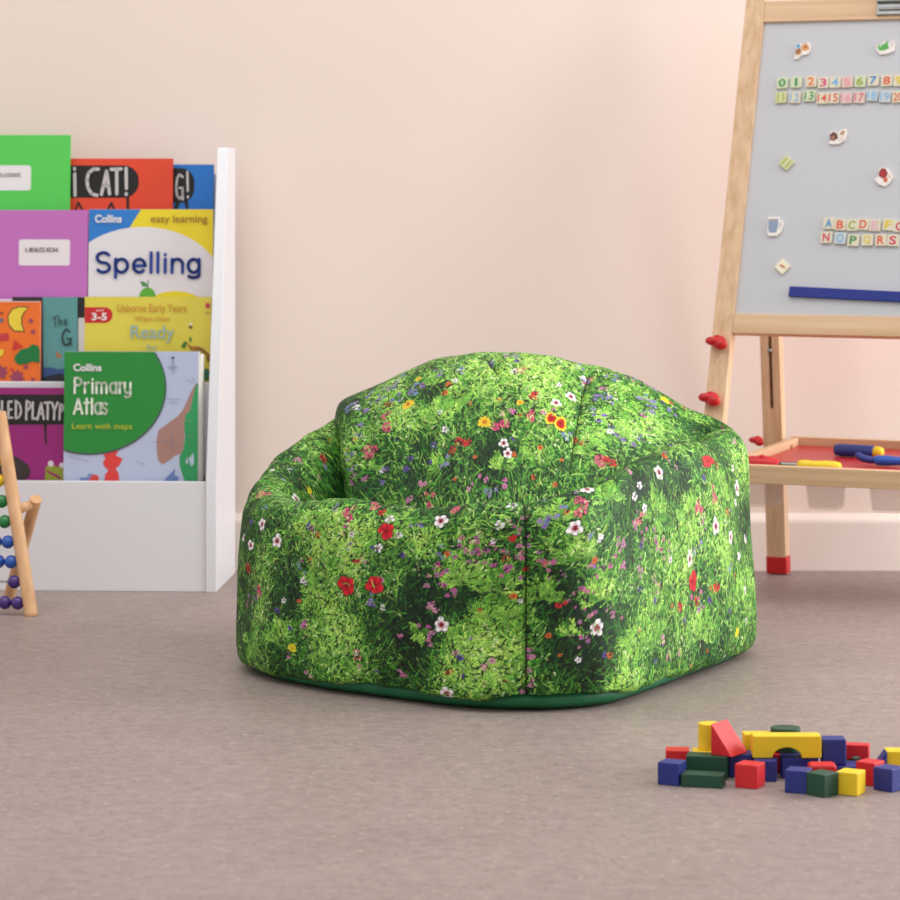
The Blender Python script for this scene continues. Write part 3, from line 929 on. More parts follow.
shaped_magnet(802.5, 51.5, 0, 'animal_magnet', 'orange and brown animal magnet with a blue patch above the numbers', [(-7.5, -9), (-3, -8.5), (0, -5), (6, -4), (9, 0), (9, 6), (6, 9), (2, 6), (-3, 8), (-8, 6), (-6, 2)],
              [([(-7, 6), (-3, 7.5), (-1, 4), (-5, 2.5)], (90, 170, 206)), ([(-6, 1), (-2, 3), (0, -1), (-3, -5), (-6, -4)], (160, 100, 50)), ([(-1, 4), (3, 8), (7, 5), (8, 1), (3, 0), (0, 1)], (222, 150, 84)), ([(-5, -5), (-1, -3), (1, -1), (-2, -7)], (236, 214, 180)), (ell(4, 4, 1.2, 1.2, 8), (120, 60, 30))])
shaped_magnet(886, 48.5, 0, 'animal_magnet', 'green long-legged insect magnet above the number eight', [(-9, -3), (-5, -7), (2, -6.5), (9, -4), (10, 5), (7, 8), (3, 4), (0, 8), (-3, 5), (-6, 3), (-10, 3)],
              [([(-9, 2), (-5, 0), (-4, 3), (-1, 4), (1, 8), (3, 2), (4, -1), (-1, -3), (-6, -3)], (76, 168, 66)), ([(-8, 3), (-5, 3), (-6, 0)], (120, 190, 96)), ([(5, 4), (7, 7), (9, 4), (6, 0)], (216, 206, 206))])
shaped_magnet(838, 137, 0, 'animal_magnet', 'dark brown animal magnet with a pale tail at the board\'s middle', [(-8.5, -8), (-3, -8.5), (3, -8), (8, -4), (10, 3), (9, 7.5), (3, 7), (0, 3), (-4, 6), (-8, 4), (-7, -3)],
              [([(-7.5, 2), (-4, 5), (0, 2), (1, -2), (-3, -5), (-7, -4)], (96, 56, 44)), ([(-6.5, -1), (-3, 1), (-2, -3), (-6, -4)], (170, 110, 84)), ([(2, 2), (5, 6), (8, 5), (6, 1)], (190, 140, 104)), ([(2, -1), (7, 0), (6, -4), (2, -5)], (232, 212, 200))])
shaped_magnet(884, 177.5, 0, 'animal_magnet', 'red ladybird magnet with an orange head above the letter F', [(-9, -3), (-4, -8), (2, -10), (7, -6), (10, 0), (8, 4), (3, 9), (-3, 9.5), (-6, 6), (-5, 1)],
              [([(-5, 5), (-2, 9), (2, 8), (4.5, 3), (2, -2), (-2, -1), (-4.5, 1)], (150, 26, 34)), ([(-3, 4), (0, 5), (1, 1), (-1, 0)], (196, 40, 44)), ([(0, -2), (3, 0), (5, -3), (4, -6), (1, -5)], (206, 100, 60)), ([(5, 2), (8, 1), (6, -2)], (226, 180, 170))])
shaped_magnet(775, 227.5, 0, 'jug_magnet', 'grey-blue jug magnet with a white edge beside the letter rows', [(-7.5, 10), (4, 10.5), (5, 7), (8.5, 6), (9, 2), (7.5, -5), (3, -9.5), (-5, -9.5), (-7, -6)],
              [([(-6.5, 8), (3.5, 8.5), (4, 0), (2.5, -6), (-4.5, -6), (-6, -2)], (136, 152, 178)), ([(-6, 8), (3, 8.5), (3, 6.5), (-6, 6)], (170, 160, 160)), ([(5, 4.5), (7.5, 4), (7, 0), (5.5, -2), (6.2, 1), (5, 2.5)], (196, 196, 204))])
x0, d0 = board_xy(790, 292, NB)
sx1, sd1 = board_xy(899, 297.5, NB)
ang = math.atan2(-(sd1 - d0), sx1 - x0)
b = MB(); b.box(0, 0.22, -0.0085, 0.0085, 0, 0.006)
o = b.build('magnetic_strip', mat('blue_vinyl', rgb(20, 40, 132), 0.6, var=0.03, vscale=30), bevel=0.001)
o.matrix_world = frame_m(x0, d0, NB + 0.0004, ang)
tag(o, 'long royal blue magnetic strip along the bottom of the whiteboard', 'magnetic strip')

# ------------------------------------------------------------------ abacus
ab = thing('abacus', 'wooden bead abacus on an A-shaped stand by the bookshelf', 'abacus', Matrix.Translation(P(30, 616, 4.68)))
abi = ab.matrix_world.inverted()
foot = abi @ P(31.5, 614, 4.68)
foot.z = 0.006
topp = foot + (abi @ P(-6, 380, 4.80) - abi @ P(31.5, 614, 4.68))
LFT = Vector((-0.27, 0.06, 0))
for off in (Vector((0, 0, 0)), LFT):
    b = MB(); b.tube([foot + off + Vector((0, 0, -0.0055)), foot + off + Vector((-.0002, 0, -0.004)), foot + (topp - foot) * 0.849 + off], [0.0095, 0.0105, 0.0105], 20)
    b.build('front_post', M_beech, ab, smooth=False)
# rear leg: its short end rises past the post
rl_top, rl_bot = abi @ P(36, 499, 4.74), abi @ P(9.5, 592, 4.86)
rl_bot.z = 0.007
for off in (Vector((0, 0, 0)), LFT):
    b = MB(); b.tube([rl_top + off, rl_bot + off], [0.0095, 0.0095], 20)
    b.build('rear_leg', M_beech, ab)
b = MB(); b.tube([abi @ P(18, 510, 4.735), abi @ P(24.5, 507, 4.735), abi @ P(31, 505, 4.742)], 0.0075, 16)
b.build('hinge_peg', M_beech, ab)
b = MB(); b.tube([foot + (topp - foot) * 0.80 + LFT * 0.02, foot + (topp - foot) * 0.80 + LFT], 0.0075, 16)
b.build('top_rail', M_beech, ab)
rows = [(602, (70, 34, 120), 3, 21.5, 'purple'), (581, (70, 34, 120), 1, 18.2, 'purple'), (561, (34, 86, 176), 2, 15.0, 'blue'), (541, (34, 86, 176), 2, 11.0, 'blue'), (520.5, (26, 124, 62), 2, 7.8, 'green'), (500, (26, 124, 62), 2, 5.4, 'green'), (479, (240, 206, 40), 2, 1.0, 'yellow'), (459, (240, 206, 40), 2, -2.5, 'yellow')]
bm_ = {}
for py, c, n, pxr, cn in rows:
    tt = (614 - (py + 13.1) / 1.016) / (614 - 380)
    a = foot + (topp - foot) * tt
    b = MB(); b.tube([a, a + LFT], 0.0014, 8)
    b.build('wire', M_steel, ab, smooth=True)
    if c not in bm_:
        bm_[c] = mat('bead_paint', rgb(*c), 0.25, var=0.03, vscale=30, coat=0.3)
    u = LFT.normalized()
    for k in range(n):
        p = a + u * (0.0205 + k * 0.0212)
        b = MB(); b.sphere(p, 0.0106, 1, 1, 1, 22)
        b.build('bead', bm_[c], ab, smooth=True)['label'] = cn + ' round bead'

# ------------------------------------------------------------------ toy blocks
BLK = {'blue': mat('blue_block_paint', rgb(34, 46, 128), 0.5, var=0.04, vscale=60, bump=0.08, bscale=400),
       'green': mat('green_block_paint', rgb(20, 72, 50), 0.5, var=0.04, vscale=60, bump=0.08, bscale=400),
       'red': mat('red_block_paint', rgb(214, 30, 36), 0.5, var=0.03, vscale=60, bump=0.08, bscale=400),
       'yellow': mat('yellow_block_paint', rgb(240, 204, 30), 0.5, var=0.03, vscale=60, bump=0.08, bscale=400)}


def blk(name, label, px, D, z, rot, dims, col, shape='box', bev=0.0011):
    b = MB()
    w, d, h = dims
    if shape == 'box':
        b.box(-w / 2, w / 2, -d / 2, d / 2, 0, h)
    elif shape == 'wedge':
        b.prism([(-w / 2, 0), (w / 2, 0), (-w / 2, h)], -d / 2, d / 2, lambda u, v, t: (u, t, v))
    elif shape == 'arch':
        r, cx = dims[0] * 0.215, 0.0
        rh = min(r * .72, h * 0.62)
        pts = [(-w / 2, 0), (-r, 0)] + [(r * math.cos(PI - PI * k / 18), rh * math.sin(PI * k / 18)) for k in range(1, 18)] + [(r, 0), (w / 2, 0), (w / 2, h), (-w / 2, h)]
        b.prism(pts, -d / 2, d / 2, lambda u, v, t: (u, t, v))
    elif shape == 'cyl':
        b.prism(ell(0, 0, w / 2, d / 2, 40), 0, h, lambda u, v, t: (u, v, t))
    o = b.build(name, BLK[col], bevel=bev)
    D -= 0.010
    o.location = ((px - CX) / F * D, D, z)
    o.rotation_euler = (0, 0, math.radians(rot))
    tag(o, label, 'toy block', 'painted wooden toy blocks in a heap on the floor')
    return o


S = 0.0255
blk('toy_block', 'blue cube at the heap\'s end, against the low flat green block', 672, 3.390, 0, -25, (S, S, S), 'blue')
blk('toy_block', 'low flat dark green block in front of the taller green block', 703.5, 3.378, 0, -14, (0.047, 0.025, 0.0145), 'green')
blk('toy_block', 'long dark green block standing behind the low flat green one', 707.5, 3.424, 0, -10, (0.047, 0.026, 0.0265), 'green')
blk('toy_block', 'red cube on the floor under the tall red wedge', 750, 3.374, 0, -27, (0.0265, 0.0265, 0.0265), 'red')
blk('toy_block', 'blue cube tucked behind the red cube below the yellow arch', 765.5, 3.412, 0, -8, (0.0255, 0.0255, 0.0238), 'blue')
blk('toy_block', 'blue block under the tall red wedge', 740.3, 3.438, 0, -3, (0.027, 0.026, 0.0262), 'blue')
blk('wedge_block', 'tall red wedge block, triangular, on top of the heap', 729.5, 3.429, 0.0264, -36, (0.0275, 0.037, 0.0355), 'red', 'wedge')
blk('cylinder_block', 'yellow cylinder block standing behind the red wedge', 709.5, 3.470, 0.0242, 0, (0.026, 0.026, 0.0297), 'yellow', 'cyl')
blk('toy_block', 'yellow block under the yellow cylinder', 705.5, 3.466, 0, -3, (0.030, 0.026, 0.024), 'yellow')
blk('toy_block', 'red block behind the blue cube at the heap\'s end', 677.5, 3.470, 0, -5, (0.027, 0.026, 0.0242), 'red')
blk('arch_block', 'long yellow arch block bridging the blue blocks', 786, 3.425, 0.0242, 0, (0.0775, 0.025, 0.0250), 'yellow', 'arch')
blk('arch_block', 'short yellow arch block half hidden behind the long yellow arch', 757.5, 3.463, 0.0225, 3, (0.033, 0.022, 0.0215), 'yellow', 'arch')
blk('toy_block', 'green block under the short yellow arch', 757.5, 3.463, 0, 0, (0.030, 0.026, 0.0223), 'green')
blk('toy_block', 'red block seen through the opening of the yellow arch', 781, 3.458, 0, 0, (0.0258, 0.026, 0.0224), 'red')
blk('toy_block', 'blue block seen through the yellow arch beside the red one', 803, 3.459, 0, 8, (0.022, 0.022, 0.0222), 'blue')
blk('cylinder_block', 'dark green disc-shaped block rising behind the yellow arch', 785.5, 3.466, 0.0226, 0, (0.0345, 0.0345, 0.0272), 'green', 'cyl', 0.0008)
blk('toy_block', 'dark blue block in the shade under the yellow arch', 799, 3.430, 0, 0, (0.042, 0.026, 0.0238), 'blue')
blk('toy_block', 'blue cube in front of the arch, against the green cube', 798.5, 3.346, 0, -20, (S, S, S), 'blue')
blk('toy_block', 'dark green cube at the front with a corner towards the viewer', 822.5, 3.3275, 0, 44, (S, S, S), 'green')
blk('toy_block', 'bright yellow cube at the front, against the green cube', 850.7, 3.335, 0, -29, (S, S, S), 'yellow')
blk('toy_block', 'red round-edged block behind the front green and yellow cubes', 822, 3.384, 0, 0, (0.031, 0.024, 0.0245), 'red', 'box', 0.004)
blk('toy_block', 'thin flat blue block under the upright blue block', 844.5, 3.436, 0, -3, (0.050, 0.034, 0.0135), 'blue')
blk('toy_block', 'upright blue block beside the long yellow arch', 833, 3.436, 0.0138, 0, (0.0275, 0.025, 0.0298), 'blue', 'box', 0.0018)
blk('toy_block', 'red cube turned cornerwise behind the yellow cube', 870.3, 3.388, 0, -38, (0.024, 0.024, 0.0262), 'red')
blk('toy_block', 'flat green block under the small red arch', 852, 3.474, 0, 5, (0.040, 0.030, 0.0120), 'green')
blk('arch_block', 'small red arch block behind the upright blue block', 857, 3.472, 0.0124, -14, (0.028, 0.018, 0.0170), 'red', 'arch')
blk('wedge_block', 'blue wedge block between the small red arch and the last yellow block', 877, 3.446, 0, 180, (0.020, 0.022, 0.0275), 'blue', 'wedge')
blk('toy_block', 'blue cube turned cornerwise in front of the last yellow block', 889, 3.356, 0, -43, (0.0255, 0.0255, 0.0258), 'blue')
blk('toy_block', 'yellow block behind the blue cube at the heap\'s far end', 900, 3.455, 0, 0, (0.034, 0.026, 0.0262), 'yellow')

# ------------------------------------------------------------------ beanbag chair
# the meadow print: blades, leaves and flowers drawn as strokes on the unrolled cloth (metres along, metres up)
class Cloth:
    RES = 1600.0                                  # cells per metre

    def __init__(self, w, h, seed):
        self.W, self.H = int(w * self.RES), int(h * self.RES)
        self.r = np.random.default_rng(seed)
        n1, n2, n3 = self.noise(9), self.noise(40), self.noise(160)
        t = np.clip(0.5 + 0.55 * n1 + 0.5 * n2 + 0.45 * n3, 0, 1)[..., None]
        self.c = np.array([8., 26, 12]) * (1 - t) + np.array([48., 104, 34]) * t

    def noise(self, f):
        r, W, H = self.r, self.W, self.H
        gx, gy = max(2, int(W / self.RES * f) + 2), max(2, int(H / self.RES * f) + 2)
        g = r.uniform(-1, 1, (gy + 1, gx + 1))
        x = np.linspace(0, gx - 1.001, W)
        y = np.linspace(0, gy - 1.001, H)
        xi, yi = x.astype(int), y.astype(int)
        u, v = x - xi, y - yi
        u, v = (u * u * (3 - 2 * u))[None, :], (v * v * (3 - 2 * v))[:, None]
        a, b_ = g[yi][:, xi], g[yi][:, xi + 1]
        c, d = g[yi + 1][:, xi], g[yi + 1][:, xi + 1]
        return (a * (1 - u) + b_ * u) * (1 - v) + (c * (1 - u) + d * u) * v

    def blades(self, x, y, ang, ln, curve, wid, col, K=40):
        """bent tapering strokes; x, y, ln, wid in metres, later strokes lie over earlier ones"""
        N = len(x)
        for s in range(0, N, 4000):
            e = slice(s, min(N, s + 4000))
            n = len(x[e])
            t = np.linspace(0, 1, K)[None, :]
            a = ang[e][:, None] + curve[e][:, None] * t
            st = ln[e][:, None] / K
            px = x[e][:, None] + np.cumsum(np.cos(a) * st, 1)
            py = y[e][:, None] + np.cumsum(np.sin(a) * st, 1)
            w = wid[e][:, None] * (1 - 0.75 * t ** 2) * np.minimum(1, 0.4 + 3 * t)
            nx, ny = -np.sin(a), np.cos(a)
            O = np.linspace(-0.5, 0.5, 5)[None, None, :]
            X = ((px[..., None] + nx[..., None] * O * w[..., None]) * self.RES).astype(np.int32)
            Y = ((py[..., None] + ny[..., None] * O * w[..., None]) * self.RES).astype(np.int32)
            sh = (0.82 + 0.36 * t + np.zeros((n, 1)))[..., None, None] * (1 + 0.16 * O[..., None])
            C = col[e][:, None, None, :] * sh
            m = (X >= 0) & (X < self.W) & (Y >= 0) & (Y < self.H)
            self.c[Y[m], X[m]] = np.clip(C, 0, 255)[m]

    def sample_low(self, field, x, y):
        return field[np.clip((y * self.RES).astype(int), 0, self.H - 1), np.clip((x * self.RES).astype(int), 0, self.W - 1)]

    def grass(self, n, lmin, lmax, wmin, wmax, field, lo, hi, up=1.0, spread=0.6, dens=None):
        r = self.r
        x = r.uniform(-0.02, self.W / self.RES + 0.02, n)
        y = r.uniform(-0.03, self.H / self.RES + 0.01, n)
        f = self.sample_low(field, x, y)
        if dens is not None:
            k = r.random(n) < dens(f)
            x, y, f = x[k], y[k], f[k]
            n = len(x)
        t = np.clip(0.5 + 0.6 * f + r.normal(0, 0.26, n), 0, 1)[:, None]
        col = np.array(lo, float) * (1 - t) + np.array(hi, float) * t
        col *= r.uniform(0.8, 1.15, (n, 1))
        col += r.normal(0, 7, (n, 3)) * np.array([1, .6, .6])
        self.blades(x, y, PI / 2 * up + r.normal(0, spread, n), r.uniform(lmin, lmax, n), r.normal(0, 0.7, n), r.uniform(wmin, wmax, n), np.clip(col, 2, 250), K=44)

    def fern(self, cx, cy, R, n, lo, hi):
        """feathery tuft: stems from one root, fine side leaflets"""
        r = self.r
        a = r.uniform(0.15, PI - 0.15, n) if r.random() < .6 else r.uniform(0, 2 * PI, n)
        ln = R * r.uniform(0.5, 1.0, n)
        cv = r.normal(0, 0.5, n)
        t = r.random((n, 1))
        col = np.array(lo, float) * (1 - t) + np.array(hi, float) * t
        o = np.zeros(n)
        self.blades(cx + o, cy + o, a, ln, cv, o + 0.0013, col)
        for q in np.linspace(0.25, 0.97, 7):
            aa = a + cv * q * 0.5
            bx, by = cx + np.cos(aa) * ln * q, cy + np.sin(aa) * ln * q
            for sgn in (-1, 1):
                self.blades(bx, by, a + cv * q + sgn * (0.7 + 0.2 * r.random(n)), ln * (0.30 - 0.17 * q) + 0.003, -sgn * 0.3 + o, o + 0.0012, np.clip(col * r.uniform(0.85, 1.2, (n, 1)), 0, 250), K=24)

    def patch(self, cx, cy, R):
        x0, x1 = max(0, int((cx - R) * self.RES)), min(self.W, int((cx + R) * self.RES) + 1)
        y0, y1 = max(0, int((cy - R) * self.RES)), min(self.H, int((cy + R) * self.RES) + 1)
        if x1 <= x0 or y1 <= y0:
            return None
        Y, X = np.mgrid[y0:y1, x0:x1]
        return slice(y0, y1), slice(x0, x1), X / self.RES - cx, Y / self.RES - cy

    def flower(self, cx, cy, R, petals, col, heart, depth=0.35, squash=0.9, heart_r=0.28, rim=None, rot=None):
        p = self.patch(cx, cy, R * 1.3)
        if p is None:
            return
        ys, xs, X, Y = p
        r = self.r
        Y = Y / squash
        rot = r.uniform(0, 6) if rot is None else rot
        d, a = np.hypot(X, Y), np.arctan2(Y, X) + rot
        edge = R * (1 - depth + depth * np.abs(np.cos(petals * a / 2)) ** 0.6 + 0.09 * np.sin(3 * a + rot * 7) + 0.06 * np.sin(2 * a + rot * 3))
        X, Y = X + 0, Y * (1 + 0.15 * np.sin(rot * 5))
        m = d < edge
        sh = 0.86 + 0.2 * d / R + 0.10 * np.cos(petals * a) + r.normal(0, .03, d.shape)
        C = np.array(col, float)[None, None, :] * sh[..., None]
        if rim is not None:
            k = (d > edge * 0.68)[..., None]
            C = np.where(k, np.array(rim, float) * sh[..., None], C)
        hm = (d < R * heart_r * (1 + 0.25 * np.cos(5 * a)))[..., None]
        C = np.where(hm, np.array(heart, float), C)
        tile = self.c[ys, xs]
        dk = (d < edge * 1.16) & ~m
        tile[dk] *= 0.72
        tile[m] = np.clip(C, 0, 255)[m]

    def flower_kind(self, k, x, y, s=1.0):
        r = self.r
        if k == 'W':
            self.flower(x, y, 0.0112 * s, 5, (232, 224, 224), (158, 24, 54), 0.36, 0.92, 0.36)
            self.flower(x, y, 0.0016 * s, 3, (60, 16, 20), (60, 16, 20), 0.1)
        elif k == 'w':
            self.flower(x, y, 0.0075 * s, 5, (228, 222, 226), (110, 70, 90), 0.4, 0.9, 0.22)
        elif k == 'R':
            self.flower(x, y, 0.0150 * s, 5, (206, 24, 42), (40, 8, 10), 0.20, 0.95, 0.13)
            for q in range(5):
                a = q * 1.257 + r.uniform(0, .4)
                self.blades(np.array([x]), np.array([y]), np.array([a]), np.array([0.011 * s]), np.array([0.2]), np.array([0.0008]), np.array([[140., 10, 24]]), K=24)
        elif k == 'Q':
            self.flower(x, y, 0.019 * s, 5, (206, 24, 42), (120, 10, 20), 0.2, 0.42, 0.13)
        elif k == 'r':
            for q in range(3):
                self.flower(x + r.normal(0, .004) * s, y + r.normal(0, .003) * s, 0.0068 * s, 5, (188 + r.uniform(-20, 20), 44, 40), (120, 14, 18), 0.3, 0.85, 0.2)
        elif k == 'P':
            for q in range(5):
                self.flower(x + r.normal(0, .005) * s, y + r.normal(0, .006) * s, 0.0065 * s, 5, (206, 92 + r.uniform(-20, 40), 116), (150, 40, 70), 0.35, 0.85, 0.25)
        elif k == 'p':
            for q in range(3):
                self.flower(x + r.normal(0, .005) * s, y + r.normal(0, .005) * s, 0.0055 * s, 5, (204, 130 + r.uniform(-20, 20), 168), (130, 60, 110), 0.4, 0.8, 0.22)
        elif k == 'M':                                                 # mauve sprays
            for q in range(7):
                self.flower(x + r.normal(0, .013) * s, y + r.normal(0, .011) * s, 0.0058 * s * r.uniform(.6, 1.1), 5, (184 + r.uniform(-24, 26), 108 + r.uniform(-20, 30), 152), (80, 36, 84), 0.4, 0.8, 0.2)
        elif k == 'V':                                                 # small violet-blue heads
            for q in range(4):
                self.flower(x + r.normal(0, .006) * s, y + r.normal(0, .006) * s, 0.0046 * s, 5, (132 + r.uniform(-20, 24), 128 + r.uniform(-18, 24), 178), (84, 76, 140), 0.45, 0.8, 0.2)
        elif k == 'v':
            self.flower(x, y, 0.0058 * s, 5, (92, 74, 150), (50, 34, 90), 0.4, 0.8, 0.25)
        elif k == 'Y':
            self.flower(x, y, 0.0105 * s, 9, (240, 196, 44), (196, 110, 24), 0.4, 0.8, 0.32)
        elif k == 'y':
            self.flower(x, y, 0.0075 * s, 8, (226, 214, 40), (210, 180, 30), 0.2, 0.9, 0.3)
        elif k == 'O':
            self.flower(x, y, 0.0062 * s, 6, (206, 104, 48), (150, 60, 26), 0.35, 0.8, 0.3)
        elif k == 'G':                                                 # gaillardia: red with yellow tips
            self.flower(x, y, 0.0125 * s, 10, (190, 26, 24), (120, 14, 14), 0.18, 0.95, 0.2, rim=(240, 200, 50))

    def speckle(self, n, kinds, y0=0.0, y1=9.0):
        W, H = self.W / self.RES, self.H / self.RES
        for q in range(n):
            k = kinds[self.r.integers(len(kinds))]
            self.flower_kind(k, self.r.uniform(0, W), self.r.uniform(y0, min(y1, H)), self.r.uniform(0.55, 0.95))

    def seam(self, pts, w=0.0016):
        P_ = np.array(pts)
        for (xa, ya), (xb, yb) in zip(P_[:-1], P_[1:]):
            n = max(2, int(math.hypot(xb - xa, yb - ya) * self.RES * 2))
            for o in np.linspace(-w / 2, w / 2, 5):
                X = ((np.linspace(xa, xb, n) + o) * self.RES).astype(int)
                Y = (np.linspace(ya, yb, n) * self.RES).astype(int)
                m = (X >= 0) & (X < self.W) & (Y >= 0) & (Y < self.H)
                self.c[Y[m], X[m]] *= 0.25

    def sample(self, x, y):
        X = np.clip(x * self.RES - 0.5, 0, self.W - 1.001)
        Y = np.clip(y * self.RES - 0.5, 0, self.H - 1.001)
        xi, yi = X.astype(int), Y.astype(int)
        u, v = (X - xi)[..., None], (Y - yi)[..., None]
        c = self.c
        o = (c[yi, xi] * (1 - u) + c[yi, xi + 1] * u) * (1 - v) + (c[yi + 1, xi] * (1 - u) + c[yi + 1, xi + 1] * u) * v
        s = np.clip(o, 0, 255) / 255.0
        return np.where(s <= 0.04045, s / 12.92, ((s + 0.055) / 1.055) ** 2.4)


def meadow(w, h, seed, ferns, darks, flowers):
    c = Cloth(w, h, seed)
    X = np.linspace(0, w, c.W)[None, :]
    Y = np.linspace(0, h, c.H)[:, None]
    f = 0.06 + 0.50 * c.noise(11) + 0.35 * c.noise(26)
    for x, y, rx, ry, a in darks:                 # earthy gaps and bright clumps of the printed meadow
        g = np.exp(-(((X - x) / rx) ** 2 + ((Y - y) / ry) ** 2))
        f = f + (0.6 if a > 0 else 0.8) * a * g
        if a < -0.5:
            k = (g * 0.75)[..., None]
            c.c = c.c * (1 - k) + np.array([34., 26, 16]) * k
    area_ = w * h
    c.grass(int(34000 * area_), 0.012, 0.040, 0.0008, 0.0020, f, (10, 40, 16), (60, 132, 42), spread=0.7)
    c.grass(int(46000 * area_), 0.010, 0.034, 0.0006, 0.0015, f, (18, 62, 22), (112, 182, 60), spread=0.85, dens=lambda q: np.clip(0.50 + 0.9 * q, 0.08, 1))
    c.speckle(int(160 * area_), 'ppvvVOrwM')
    for x, y, R, n in ferns:
        c.fern(x, y, R, n, (62, 124, 36), (168, 216, 92))
    c.grass(int(30000 * area_), 0.006, 0.026, 0.0005, 0.0011, f, (56, 116, 36), (176, 222, 100), spread=1.1, dens=lambda q: np.clip(0.28 + 0.9 * q, 0.03, 1))
    for k, x, y, s in flowers:                    # the small ones stand among the blades
        if k in 'PpMVvOrw':
            c.flower_kind(k, x, y, s)
    c.speckle(int(90 * area_), 'pvVOw')
    c.grass(int(17000 * area_), 0.006, 0.024, 0.0005, 0.0011, f, (56, 118, 36), (182, 228, 104), spread=1.1, dens=lambda q: np.clip(0.28 + 0.9 * q, 0.03, 1))
    c.grass(int(15000 * area_), 0.002, 0.007, 0.0006, 0.0015, f, (130, 170, 80), (220, 238, 170), spread=1.5, dens=lambda q: np.clip(0.32 + 0.8 * q, 0.05, 1))
    c.grass(int(13000 * area_), 0.003, 0.010, 0.0006, 0.0018, f, (5, 16, 8), (18, 48, 18), spread=1.5)
    for k, x, y, s in flowers:
        if k in 'WRQYyG':
            c.flower_kind(k, x, y, s)
    c.grass(int(2200 * area_), 0.006, 0.020, 0.0005, 0.0010, f, (56, 118, 36), (170, 220, 100), spread=1.1)
    return c


def spline(t, ts, vs):
    """smooth curve through the values (Catmull-Rom on uneven knots)"""
    ts, vs = np.array(ts, float), np.array(vs, float)
    m = np.gradient(vs, ts, axis=0) if vs.ndim == 1 else np.stack([np.gradient(vs[:, k], ts) for k in range(vs.shape[1])], 1)
    i = np.clip(np.searchsorted(ts, t, side='right') - 1, 0, len(ts) - 2)
    h = ts[i + 1] - ts[i]
    u = (t - ts[i]) / h
    if vs.ndim > 1:
        u, h = u[..., None], h[..., None]
    return (2 * u ** 3 - 3 * u ** 2 + 1) * vs[i] + (u ** 3 - 2 * u ** 2 + u) * h * m[i] + (-2 * u ** 3 + 3 * u ** 2) * vs[i + 1] + (u ** 3 - u ** 2) * h * m[i + 1]


def grid_mesh(name, Pn, col, m, parent, wrap_u=False):
    nu, nv = Pn.shape[:2]
    idx = np.arange(nu * nv).reshape(nu, nv)
    a = idx if wrap_u else idx[:-1]
    b_ = np.roll(idx, -1, 0) if wrap_u else idx[1:]
    q = np.stack([a[:, :-1], b_[:, :-1], b_[:, 1:], a[:, 1:]], -1).reshape(-1, 4)
    me = bpy.data.meshes.new(name)
    me.vertices.add(nu * nv)
    me.vertices.foreach_set('co', Pn.reshape(-1).astype(np.float32))
    nf = len(q)
    me.loops.add(nf * 4)
    me.loops.foreach_set('vertex_index', q.reshape(-1).astype(np.int32))
    me.polygons.add(nf)
    me.polygons.foreach_set('loop_start', np.arange(0, nf * 4, 4, dtype=np.int32))
    me.polygons.foreach_set('use_smooth', np.ones(nf, dtype=bool))
    me.update(calc_edges=True)
    if col is not None:
        at = me.color_attributes.new('print', 'FLOAT_COLOR', 'POINT')
        at.data.foreach_set('color', np.concatenate([col.reshape(-1, 3), np.ones((nu * nv, 1))], 1).reshape(-1).astype(np.float32))
    me.materials.append(m)
    o = bpy.data.objects.new(name, me)
    COL.objects.link(o)
    o.parent = parent
    return o


def wob(x, y, seed, f):
    """smooth pseudo-random field for creases, about -1..1"""
    q = np.random.default_rng(seed)
    s = 0
    for k in range(7):
        a, ph, fr = q.uniform(0, 2 * PI), q.uniform(0, 2 * PI), f * q.uniform(0.6, 1.7)
        s = s + np.sin((x * math.cos(a) + y * math.sin(a)) * fr + ph)
    return s / 3.2


M_print = bpy.data.materials.new('meadow_print_cloth')
M_print.use_nodes = True
_nt = M_print.node_tree
_b = _nt.nodes['Principled BSDF']
_b.inputs['Roughness'].default_value = 0.62
_b.inputs['Specular IOR Level'].default_value = 0.3
_at = _nt.nodes.new('ShaderNodeAttribute')
_at.attribute_name = 'print'
_nt.links.new(_at.outputs['Color'], _b.inputs['Base Color'])
_n = _nt.nodes.new('ShaderNodeTexNoise')
_n.inputs['Scale'].default_value = 900
_bp = _nt.nodes.new('ShaderNodeBump')
_bp.inputs['Strength'].default_value = 0.06
_bp.inputs['Distance'].default_value = 0.0006
_nt.links.new(_n.outputs['Fac'], _bp.inputs['Height'])
_nt.links.new(_bp.outputs[0], _b.inputs['Normal'])
M_base = mat('plain_green_cloth', rgb(10, 100, 58), 0.55, var=0.04, vscale=30, bump=0.05, bscale=700)

BC = np.array([0.07, 4.22])
bag = thing('beanbag_chair', 'large beanbag armchair printed with a green wildflower meadow', 'beanbag chair', Matrix.Translation((BC[0], BC[1], 0)))

# stations around the chair: angle (deg, 0 = towards the camera side, + = clockwise seen from below), base radius, rim height
ST = np.array([(-180, .335, .330), (-150, .345, .345), (-133, .352, .335), (-119, .352, .308), (-104, .362, .272), (-88, .365, .249), (-70, .357, .245), (-48, .340, .249), (-24, .347, .253),
               (-5, .383, .262), (8, .396, .270), (16, .390, .280), (22, .377, .288), (32, .340, .300), (44, .312, .307), (56, .298, .312), (68, .298, .316), (82, .315, .319), (95, .345, .320), (107, .383, .318), (116, .382, .317), (130, .358, .318), (150, .340, .325), (180, .335, .330)])
ang = np.concatenate([np.linspace(-180, -152, 24, endpoint=False), np.linspace(-152, 113, 1260, endpoint=False), np.linspace(113, 180, 28, endpoint=False)])
Rb = spline(ang, ST[:, 0], ST[:, 1])
Hb = spline(ang, ST[:, 0], ST[:, 2])
kv = np.arange(12.0)
prof_r = np.array([-0.020, -0.005, 0.003, 0.005, 0.003, -0.002, -0.010, -0.034, -0.074, -0.106, -0.126])
prof_h = np.array([0.022, 0.022, 0.085, 0.30, 0.55, 0.78, 0.925, 1.0, 0.93, 0.74, 0.50])
